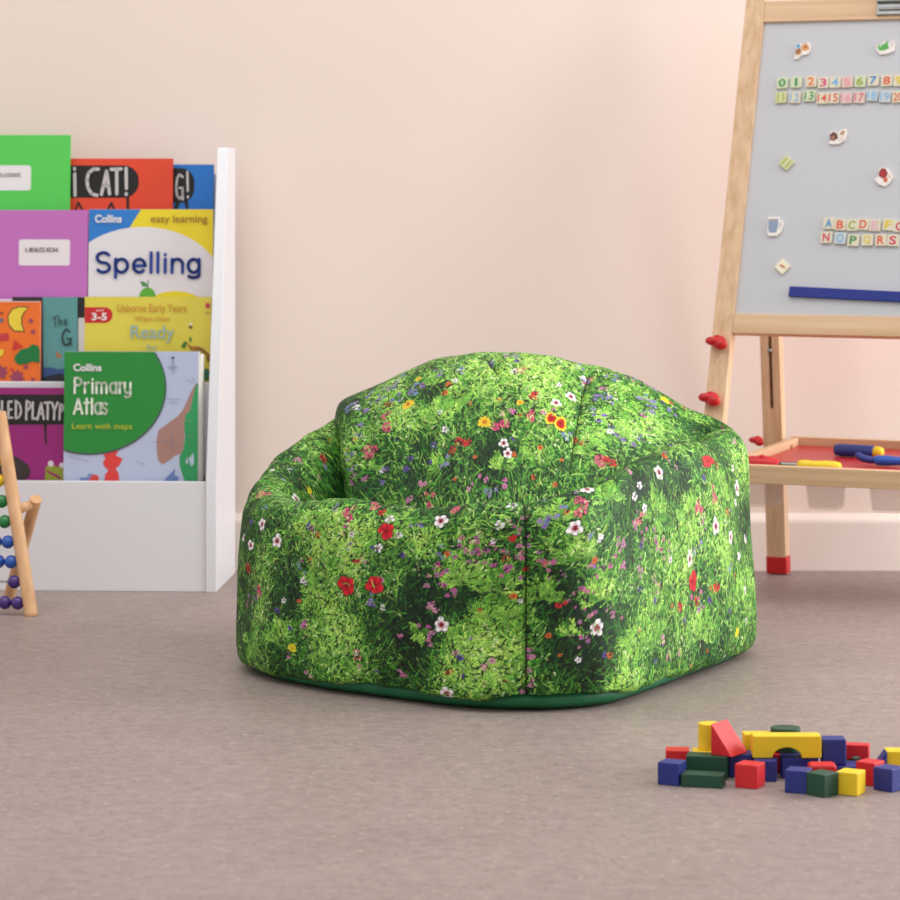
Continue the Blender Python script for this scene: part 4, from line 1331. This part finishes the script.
# cells along the cloth, fine where it can be seen
vk = np.concatenate([np.linspace(0, 1, 8, endpoint=False), np.linspace(1, 8, 330, endpoint=False), np.linspace(8, 10, 40)])
rr = spline(vk, np.arange(11), prof_r)
hh = spline(vk, np.arange(11), prof_h)
A = np.radians(ang)[:, None]
R2 = Rb[:, None] + rr[None, :] * 1.0
Z2 = hh[None, :] * Hb[:, None]
hem = spline(ang, [-180, -110, -88, -60, -35, -10, 4, 18, 40, 70, 95, 110, 180], [.012, .012, .010, .012, .015, .019, .021, .020, .016, .013, .012, .012, .012])[:, None]
Z2 = np.where(vk[None, :] < 2, hem + (hh[None, :] - 0.022) / (0.085 - 0.022) * (0.085 * Hb[:, None] - hem), Z2)
arc = np.concatenate([[0], np.cumsum(np.hypot(np.diff(np.sin(A[:, 0]) * Rb), np.diff(np.cos(A[:, 0]) * Rb)))])
ARC0 = arc[24]
su = arc - ARC0                                    # metres along the cloth from the far end of the visible arc
dv = np.hypot(np.diff(rr), np.diff(hh * 0.28))
sv = np.concatenate([[0], np.cumsum(dv)])
SU, SV = np.meshgrid(su, sv, indexing='ij')
# creases: soft dents, pull folds under the rim, seams
seams = [math.radians(a) for a in (4.0, 107.0, -88.0)]
soft = 0.0042 * wob(SU, SV, 3, 22) + 0.0018 * wob(SU * 1.0, SV * 0.6, 5, 60)
fold = 0.0016 * wob(SU * 1.0, SV * 0.15, 8, 120) * np.exp(-((SV - 0.28) / 0.06) ** 2)
low = 0.0016 * wob(SU, SV * 0.25, 9, 95) * np.exp(-((SV - 0.03) / 0.06) ** 2)
disp = soft + fold + low
for s_ in seams:
    g = (A - s_) * Rb[:, None]
    disp = disp - 0.0045 * np.exp(-(g / 0.0035) ** 2) - 0.004 * np.exp(-(g / 0.022) ** 2)
# slack in the low sides of the cloth
disp = disp + 0.003 * np.exp(-((SV - 0.06) / 0.05) ** 2)
tr, th = np.gradient(R2, axis=1), np.gradient(Z2, axis=1)
ln_ = np.hypot(tr, th) + 1e-9
nr, nz = th / ln_, -tr / ln_
R3, Z3 = R2 + disp * nr, Z2 + disp * nz
Pw = np.stack([np.sin(A) * R3, -np.cos(A) * R3, np.maximum(Z3, 0.007)], -1)
WALL_FL = []
WALL_FERN = []
WALL_DARK = []
WALL_FL = [
    ('W',0.3663,0.3592,1.0), ('W',0.5182,0.2525,1.0), ('W',0.5641,0.2308,1.0), ('W',0.4932,0.2163,0.8), ('W',0.8583,0.2744,1.0), ('W',0.864,0.1291,1.0), ('W',1.0408,0.249,1.0), ('W',1.0701,0.2995,1.0),
    ('W',1.2547,0.2774,1.0), ('W',1.4109,0.1898,1.0), ('W',1.463,0.1709,0.9), ('W',1.3293,0.1608,1.0), ('W',1.0701,0.117,1.0), ('W',1.5325,0.225,1.0), ('W',0.8726,0.0353,0.9), ('w',0.7745,0.2751,1.0),
    ('w',0.7925,0.2525,0.9), ('w',0.7617,0.233,1.0), ('w',0.6268,0.1752,0.8), ('w',0.6318,0.1723,0.6), ('w',0.9433,0.2655,1.0), ('w',0.9608,0.2955,1.0), ('w',1.1706,0.2608,1.0), ('w',1.1874,0.2714,0.8),
    ('w',0.7153,0.2508,0.8), ('w',1.5079,0.1429,0.9), ('w',1.079,0.2262,0.6), ('w',1.5201,0.0995,0.8), ('w',0.595,0.1429,0.7), ('w',0.9695,0.1623,0.6), ('w',0.8884,0.2462,0.5), ('R',0.7091,0.1752,1.0),
    ('R',0.7592,0.1796,0.95), ('R',0.7719,0.2576,0.85), ('Q',1.4154,0.2692,1.0), ('R',1.338,0.1322,0.85), ('r',0.4839,0.1811,1.1), ('r',1.2906,0.1067,0.9), ('r',1.3995,0.1155,0.9), ('r',0.729,0.2123,0.6),
    ('r',0.9783,0.2041,0.45), ('P',1.0001,0.2109,0.4), ('r',0.9593,0.2443,0.6), ('r',1.3467,0.1081,0.7), ('r',1.019,0.1534,0.6), ('P',0.4493,0.2941,1.0), ('P',1.0511,0.27,1.1), ('P',0.8769,0.2962,0.8),
    ('P',0.7029,0.2819,0.9), ('P',0.7365,0.2982,0.8), ('P',1.3718,0.2226,0.9), ('P',1.4166,0.2274,0.8), ('P',0.5235,0.1474,0.9), ('p',0.6306,0.1125,0.9), ('P',0.7303,0.0754,0.7), ('p',0.6418,0.0353,0.8),
    ('p',0.9783,0.0925,0.8), ('p',0.9783,0.0548,0.8), ('M',1.2511,0.0548,0.6), ('p',1.2253,0.0768,0.8), ('p',0.7328,0.056,0.5), ('p',0.7029,0.256,0.6), ('p',0.6243,0.2055,0.5), ('p',0.7681,0.1825,0.9),
    ('M',0.8971,0.2352,0.9), ('M',0.9143,0.225,1.0), ('M',0.8597,0.197,0.9), ('M',0.8784,0.1767,0.8), ('p',0.8498,0.1549,1.0), ('M',0.971,0.2274,0.8), ('M',0.9389,0.2308,0.8), ('M',1.1181,0.2109,1.0),
    ('M',1.2241,0.1912,0.9), ('M',1.2487,0.184,0.7), ('M',0.952,0.2041,0.7), ('M',1.0394,0.1637,0.7), ('M',1.0598,0.1368,0.7), ('M',1.0969,0.1322,0.7), ('M',1.1677,0.1738,0.6), ('M',1.3598,0.1081,0.8),
    ('M',1.0045,0.2136,0.6), ('M',1.019,0.1927,0.5), ('M',1.0775,0.1883,0.7), ('M',1.1648,0.2319,0.7), ('M',1.1874,0.2096,0.7), ('P',1.1791,0.2319,0.7), ('M',0.9695,0.2632,0.7), ('v',0.6343,0.2568,1.2),
    ('v',0.8017,0.225,1.0), ('v',0.8913,0.0854,1.0), ('v',0.5835,0.1261,1.0), ('v',1.1633,0.1474,1.0), ('V',1.0059,0.2655,1.0), ('V',1.0219,0.2722,0.8), ('v',0.5169,0.1368,1.0), ('v',1.3806,0.1038,0.9),
    ('v',1.4448,0.084,0.9), ('v',1.2061,0.1276,0.9), ('V',0.9043,0.1096,0.4), ('v',1.082,0.0811,0.8), ('p',0.8798,0.0925,0.7), ('v',0.8942,0.06,0.8), ('V',1.3642,0.1723,0.6), ('v',1.304,0.0897,0.8),
    ('V',1.0613,0.2363,0.6), ('y',0.6116,0.0725,1.0), ('y',1.4818,0.0522,1.0), ('O',0.6543,0.2453,0.9), ('O',0.6393,0.2096,0.9), ('O',0.8697,0.2274,0.9), ('O',1.0687,0.2027,0.9), ('O',0.6217,0.1444,0.7),
    ('O',1.0909,0.0797,0.9), ('O',0.8769,0.0669,0.7), ('O',1.4818,0.1215,0.8), ('O',1.1588,0.0995,0.6), ('O',0.9172,0.1504,0.5), ('O',1.019,0.0883,0.5), ('O',0.9491,0.056,0.5), ('r',0.2266,0.3536,0.9),
    ('y',0.3128,0.3682,0.8), ('O',0.3141,0.3476,0.5), ('w',0.3061,0.3273,0.6), ('p',0.2648,0.3651,0.5), ('w',0.3181,0.3055,0.5), ('O',0.1787,0.3357,0.5), ('r',1.2995,0.2948,0.8),
]
WALL_FERN = [
    (0.688,0.225,0.06,46), (0.6606,0.1709,0.05,30), (0.7128,0.2341,0.05,30), (0.6768,0.2534,0.04,26), (0.9172,0.0953,0.058,44), (0.9043,0.0548,0.05,36), (0.9433,0.0826,0.045,34), (0.9302,0.1291,0.04,26),
    (1.1572,0.0754,0.056,44), (1.1322,0.0419,0.045,36), (1.2035,0.1038,0.045,30), (0.9433,0.1767,0.045,28), (0.8899,0.184,0.045,26), (0.683,0.0627,0.04,24), (0.7066,0.0939,0.04,22), (1.0452,0.2068,0.04,24),
    (1.35,0.06,0.045,26), (1.4177,0.1474,0.05,26), (1.0205,0.2624,0.035,22), (1.2215,0.2286,0.045,28), (1.3337,0.2068,0.04,22), (0.5899,0.0811,0.035,18), (0.6268,0.2433,0.04,22), (0.509,0.0697,0.03,14),
    (1.4532,0.2175,0.04,24), (0.9943,0.1623,0.035,16), (1.2928,0.1398,0.04,22), (1.1028,0.2722,0.035,20), (0.8357,0.2394,0.035,18), (0.9622,0.1368,0.03,18), (1.4947,0.0897,0.03,16), (1.0761,0.1504,0.035,18),
    (0.7912,0.2744,0.03,16), (1.0321,0.1125,0.02,8), (0.8316,0.12,0.02,8),
]
WALL_DARK = [
    (0.8165,0.0911,0.05,0.055,-1.3), (0.8399,0.1337,0.035,0.04,-0.9), (1.0598,0.0768,0.035,0.04,-1.3), (1.0379,0.1185,0.03,0.03,-0.9), (0.5705,0.1398,0.012,0.08,-1.0), (1.1847,0.2655,0.025,0.02,-0.8), (0.9433,0.2443,0.03,0.02,-0.4), (0.5011,0.0995,0.02,0.05,-0.4),
    (1.019,0.1593,0.03,0.03,-0.5), (0.688,0.2109,0.05,0.06,0.7), (0.9172,0.0897,0.055,0.045,0.7), (1.1572,0.0697,0.05,0.045,0.7), (1.4177,0.1474,0.06,0.08,0.5), (1.3337,0.2068,0.05,0.05,0.4), (0.6468,0.0725,0.05,0.05,0.3), (0.5641,0.2632,0.04,0.03,0.2),
    (0.8769,0.0409,0.03,0.015,-0.4), (1.1104,0.12,0.02,0.02,-0.4), (1.5269,0.1723,0.02,0.03,-0.3),
]

cl = meadow(su[24 + 1260] + 0.002, sv[-1] + 0.002, 11, WALL_FERN, WALL_DARK, WALL_FL)
for s_ in seams[:1]:
    q = np.interp(s_, A[:, 0], su)
    cl.seam([(q, 0.0), (q, 0.36)])
colw = cl.sample(np.clip(SU, 0, None), SV)
grid_mesh('side_wall', Pw, colw, M_print, bag, wrap_u=True)
wall_uv = (su, sv)

# plain green base that the printed cloth is sewn to
vb = np.linspace(0, 4, 26)
ab_ = np.radians(np.linspace(-180, 180, 241)[:-1])
Rq = spline(np.degrees(ab_), ST[:, 0], ST[:, 1])[:, None]
br = spline(vb, [0, 1, 2, 3, 4], [-0.34, -0.06, -0.016, -0.006, -0.014])
bz = spline(vb, [0, 1, 2, 3, 4], [0.0006, 0.0006, 0.004, 0.0145, 0.030])
Rr = np.maximum(Rq + br[None, :], 0.004)
cr_ = 0.0012 * wob(ab_[:, None] * Rq, vb[None, :] * 0.01, 21, 90)
Pb = np.stack([np.sin(ab_)[:, None] * (Rr + cr_), -np.cos(ab_)[:, None] * (Rr + cr_), np.broadcast_to(bz[None, :], Rr.shape)], -1)
grid_mesh('base', Pb, None, M_base, bag, wrap_u=True)['label'] = 'plain dark green cloth base'

# seat filling the hollow between the arms
vs_ = np.linspace(0, 1, 24)
Rs = (spline(np.degrees(ab_), ST[:, 0], ST[:, 1]) - 0.115)[:, None] * vs_[None, :]
zs = 0.135 - 0.03 * (1 - vs_ ** 2)[None, :] + 0.0 * Rs
cs = cl.sample(0.2 + np.abs(Rs * np.cos(ab_)[:, None]) * 0.9, 0.06 + np.abs(Rs * np.sin(ab_)[:, None]) * 0.7)
grid_mesh('seat', np.stack([np.sin(ab_)[:, None] * Rs, -np.cos(ab_)[:, None] * Rs, zs], -1), cs, M_print, bag, wrap_u=True)

# back cushion: a padded dome from the ridge down into the seat
RG = [(345, 420, 4.50), (336.5, 415, 4.445), (341, 403, 4.435), (372, 389, 4.45), (420, 369.5, 4.47), (485, 352.5, 4.48), (545, 357, 4.47), (600, 370, 4.45), (650, 388, 4.42), (700, 413, 4.385), (733, 431.5, 4.345), (731, 440, 4.37)]
BT = [(352, 480, 4.44), (346, 512, 4.29), (350, 522, 4.24), (385, 528, 4.17), (425, 528, 4.11), (475, 525, 4.06), (525, 520, 4.02), (570, 514, 4.04), (625, 514, 4.16), (685, 512, 4.29), (718, 492, 4.385), (725, 485, 4.40)]
ridge = np.array([P(*p) for p in RG])
bott = np.array([P(*p) for p in BT])
BULGE = np.array([0.0, 0.018, 0.034, 0.060, 0.076, 0.080, 0.074, 0.064, 0.050, 0.026, 0.002, 0.0])
ku = np.concatenate([[0], np.cumsum(np.linalg.norm(np.diff(ridge, axis=0), axis=1))])
uu = np.concatenate([np.linspace(0, ku[1], 24, endpoint=False), np.linspace(ku[1], ku[-2], 640, endpoint=False), np.linspace(ku[-2], ku[-1], 16)])
rg, bt, bu = spline(uu, ku, ridge), spline(uu, ku, bott), np.maximum(spline(uu, ku, BULGE), 0)
vv = np.concatenate([np.linspace(-1.0, -0.25, 14, endpoint=False), np.linspace(-0.25, 0.9, 290, endpoint=False), np.linspace(0.9, 1.0, 10)])
v2 = vv[None, :, None]
front = rg[:, None, :] * (1 - v2) + bt[:, None, :] * v2
out = np.array([-0.12, -0.86, 0.5]); out /= np.linalg.norm(out)
s = np.clip(vv, 0, 1)
lift = (np.sin(PI * np.clip(s, 0, 1) ** 0.62))[None, :, None] * bu[:, None, None]
front = front + out[None, None, :] * lift
# behind the ridge the cushion rolls over and drops to the rear wall
back_t = np.clip(-vv, 0, 1)[None, :, None]
cen = np.array([BC[0], BC[1], 0])
rear_dir = np.array([0.06, 0.09, 0.0])
back = rg[:, None, :] + np.stack([0.13 - rg[:, 0], 4.49 - rg[:, 1], 0 * rg[:, 0]], 1)[:, None, :] * np.sin(back_t * PI / 2) * 0.35 - np.array([0, 0, 1.0])[None, None, :] * (0.010 * np.sin(back_t * PI) + 0.16 * back_t ** 2.2)
Pc = np.where(v2 >= 0, front, back)
# soften the crest
for it in range(60):
    Pc[:, 1:-1] = 0.5 * Pc[:, 1:-1] + 0.25 * (Pc[:, :-2] + Pc[:, 2:])
UU = np.broadcast_to(uu[:, None], Pc.shape[:2])
lenv = 0.30
VV = np.broadcast_to((lenv * (1 - vv) + 0.0)[None, :], Pc.shape[:2])      # metres up the cloth
du, dvv = np.gradient(Pc, axis=0), np.gradient(Pc, axis=1)
nn = np.cross(dvv, du)
nn /= np.linalg.norm(nn, axis=-1, keepdims=True) + 1e-12
if nn[300, 120] @ out < 0:
    nn = -nn
dc = 0.0038 * wob(UU, VV, 31, 24) + 0.0016 * wob(UU, VV, 33, 70)
SEAM_C, CUSH_FL, CUSH_FERN, CUSH_DARK = [], [], [], []
CUSH_FL = [
    ('Y',0.1998,0.1847,1.0), ('Y',0.3268,0.1359,1.05), ('P',0.1585,0.1597,1.0), ('P',0.1574,0.1823,0.8), ('P',0.1264,0.1276,1.25), ('P',0.3526,0.1335,1.1), ('P',0.3991,0.1454,0.8), ('r',0.2834,0.1085,0.9),
    ('P',0.2235,0.0395,0.7), ('p',0.208,0.0609,0.8), ('r',0.2721,0.1014,0.8), ('r',0.2968,0.1061,0.8), ('p',0.3278,0.0562,0.7), ('p',0.3629,0.055,0.8), ('V',0.1017,0.2406,1.1), ('V',0.177,0.2501,1.1),
    ('V',0.2204,0.212,1.3), ('V',0.207,0.2061,1.0), ('V',0.1853,0.2049,1.0), ('V',0.1688,0.2239,1.0), ('V',0.143,0.2215,1.0), ('V',0.1182,0.2168,0.9), ('V',0.1089,0.1668,0.9), ('V',0.0986,0.1347,0.9),
    ('V',0.1141,0.1882,0.8), ('V',0.1595,0.2429,0.9), ('V',0.1295,0.2513,0.8), ('V',0.2524,0.2311,0.7), ('V',0.0944,0.1073,0.8), ('v',0.239,0.1133,1.1), ('v',0.1936,0.1026,1.0), ('v',0.1822,0.0883,1.1),
    ('v',0.145,0.0954,1.0), ('V',0.2545,0.0859,0.9), ('v',0.2287,0.0907,0.8), ('V',0.2834,0.2251,1.0), ('v',0.3299,0.2489,1.2), ('V',0.3588,0.2584,1.2), ('v',0.3702,0.2489,1.0), ('w',0.2607,0.1299,0.8),
    ('w',0.2535,0.1561,0.6), ('v',0.1739,0.1347,0.6), ('W',0.3588,0.1049,0.7), ('W',0.366,0.0907,0.7), ('W',0.4393,0.1739,0.8), ('W',0.4621,0.1977,0.85), ('G',0.4352,0.1454,0.9), ('G',0.4517,0.1406,0.95),
    ('r',0.4011,0.1811,0.9), ('r',0.5282,0.0895,1.25), ('P',0.5189,0.0835,0.9), ('P',0.4807,0.2406,0.8), ('V',0.4848,0.2382,0.9), ('w',0.4734,0.2441,0.6), ('V',0.5054,0.2096,0.9), ('V',0.5085,0.1692,1.1),
    ('V',0.523,0.2084,1.0), ('V',0.5519,0.1383,1.1), ('V',0.5746,0.2453,1.1), ('V',0.5798,0.2858,1.2), ('V',0.5478,0.281,1.0), ('V',0.585,0.2287,1.0), ('V',0.6077,0.2465,0.9), ('V',0.5127,0.2632,1.0),
    ('v',0.5292,0.1525,1.0), ('w',0.5282,0.1418,0.7), ('V',0.5746,0.2096,0.6), ('O',0.6283,0.2834,0.6), ('w',0.4321,0.2644,0.6), ('V',0.461,0.2727,0.8), ('P',0.3764,0.2251,0.6), ('V',0.5726,0.1478,0.5),
    ('y',0.5984,0.2679,1.1), ('O',0.2617,0.187,1.0), ('O',0.2669,0.2013,1.0), ('O',0.302,0.1656,0.7), ('O',0.4197,0.1002,0.8), ('O',0.4115,0.0586,0.8), ('O',0.4538,0.0478,0.9), ('O',0.4817,0.118,0.6),
    ('O',0.3495,0.1716,0.6), ('Y',0.3815,0.1668,0.6), ('Y',0.2173,0.2275,0.5), ('p',0.364,0.1442,0.9), ('p',0.4228,0.1525,0.7), ('O',0.2752,0.0597,0.6), ('p',0.302,0.0455,0.6), ('O',0.461,0.0847,0.6),
    ('r',0.4827,0.1216,0.5),
]
CUSH_FERN = [
    (0.2256,0.1406,0.04,24), (0.2524,0.1454,0.035,22), (0.3846,0.2192,0.045,36), (0.4177,0.2049,0.04,28), (0.3154,0.2227,0.035,24), (0.2855,0.1823,0.03,18), (0.5633,0.2346,0.035,22), (0.5271,0.1454,0.045,26),
    (0.46,0.1989,0.03,16), (0.2462,0.0776,0.025,12), (0.3547,0.0681,0.025,12), (0.5684,0.1835,0.04,26), (0.5044,0.0954,0.03,16), (0.3846,0.1121,0.025,12), (0.6428,0.2513,0.03,14), (0.1843,0.1716,0.03,16),
    (0.4115,0.2441,0.035,22), (0.5911,0.1728,0.03,16), (0.3185,0.1704,0.03,16), (0.2452,0.2061,0.03,14), (0.1202,0.1002,0.02,8), (0.4218,0.0764,0.03,14),
]
CUSH_DARK = [
    (0.1378,0.0633,0.05,0.05,-0.5), (0.2245,0.0526,0.05,0.05,-0.6), (0.3206,0.0693,0.05,0.05,-0.5), (0.1202,0.1537,0.02,0.04,-0.4), (0.4249,0.0431,0.05,0.03,-0.4), (0.3918,0.2192,0.06,0.04,0.7), (0.5674,0.2096,0.06,0.05,0.55), (0.2359,0.149,0.04,0.03,0.4),
    (0.5137,0.1418,0.05,0.04,0.4), (0.4786,0.1835,0.02,0.04,-0.2), (0.3144,0.2275,0.05,0.02,0.4), (0.2008,0.1002,0.03,0.03,-0.3), (0.3526,0.1097,0.02,0.03,-0.4), (0.4166,0.2608,0.05,0.02,0.3), (0.6614,0.2346,0.03,0.02,-0.3),
]
SEAM_C = [(0.4817, 0.0633, 0.4817, 0.2548), (0.3443, 0.2203, 0.3227, 0.2584)]

for us in SEAM_C:
    if us[2] > 0:
        g = UU - np.interp(VV, [us[1], us[3]], [us[0], us[2]])
        win = 1 / (1 + np.exp(-(VV - us[1]) / 0.006)) * 1 / (1 + np.exp((VV - us[3]) / 0.006))
        dc = dc - win * (0.0045 * np.exp(-(g / 0.004) ** 2) + 0.004 * np.exp(-(g / 0.022) ** 2))
Pc = Pc + nn * dc[..., None]
cc = meadow(uu[-1] + 0.002, 0.42, 23, CUSH_FERN, CUSH_DARK, CUSH_FL)
for us in SEAM_C:
    cc.seam([(us[0], us[1]), (us[2], us[3])], 0.0012)
colc = cc.sample(UU, VV)
grid_mesh('backrest', Pc - np.array([BC[0], BC[1], 0]), colc, M_print, bag)
cush_uv = (uu, VV[0])


# ------------------------------------------------------------------ light
w = bpy.data.worlds.new('studio')
sc.world = w
w.use_nodes = True
bg = w.node_tree.nodes['Background']
bg.inputs[0].default_value = (1.0, 0.985, 0.975, 1)
bg.inputs[1].default_value = 0.76


def area(name, loc, target, sx, sy, power, col=(1, 1, 1)):
    l = bpy.data.lights.new(name, 'AREA')
    l.shape = 'RECTANGLE'
    l.size, l.size_y, l.energy, l.color = sx, sy, power, col
    o = bpy.data.objects.new(name, l)
    COL.objects.link(o)
    o.location = loc
    o.rotation_euler = (Vector(target) - Vector(loc)).to_track_quat('-Z', 'Y').to_euler()
    return o


area('window_light', (2.9, 4.2, 1.05), (0.0, 4.8, 0.4), 1.9, 2.1, 86, (0.965, 0.985, 1.0))
area('ceiling_light', (-0.2, 3.5, 3.3), (-0.1, 4.3, 0.0), 5.0, 2.6, 62, (1.0, 0.985, 0.97))

# ------------------------------------------------------------------ camera
cam = bpy.data.cameras.new('camera')
cam.sensor_width = 36.0
cam.sensor_fit = 'HORIZONTAL'
cam.lens = 36.0 * F / 900.0
cam.shift_y = -(450 - HY) / 900.0
cam.clip_end = 50
cam.dof.use_dof = True
cam.dof.focus_distance = 3.95
cam.dof.aperture_fstop = 10.0
co = bpy.data.objects.new('camera', cam)
COL.objects.link(co)
co.location = (0, 0, CH)
co.rotation_euler = (PI / 2, 0, 0)
sc.camera = co
sc.view_settings.view_transform = 'Standard'
sc.view_settings.look = 'None'
sc.view_settings.gamma = 1.0
sc.view_settings.use_curve_mapping = False
sc.view_settings.exposure = 0.0
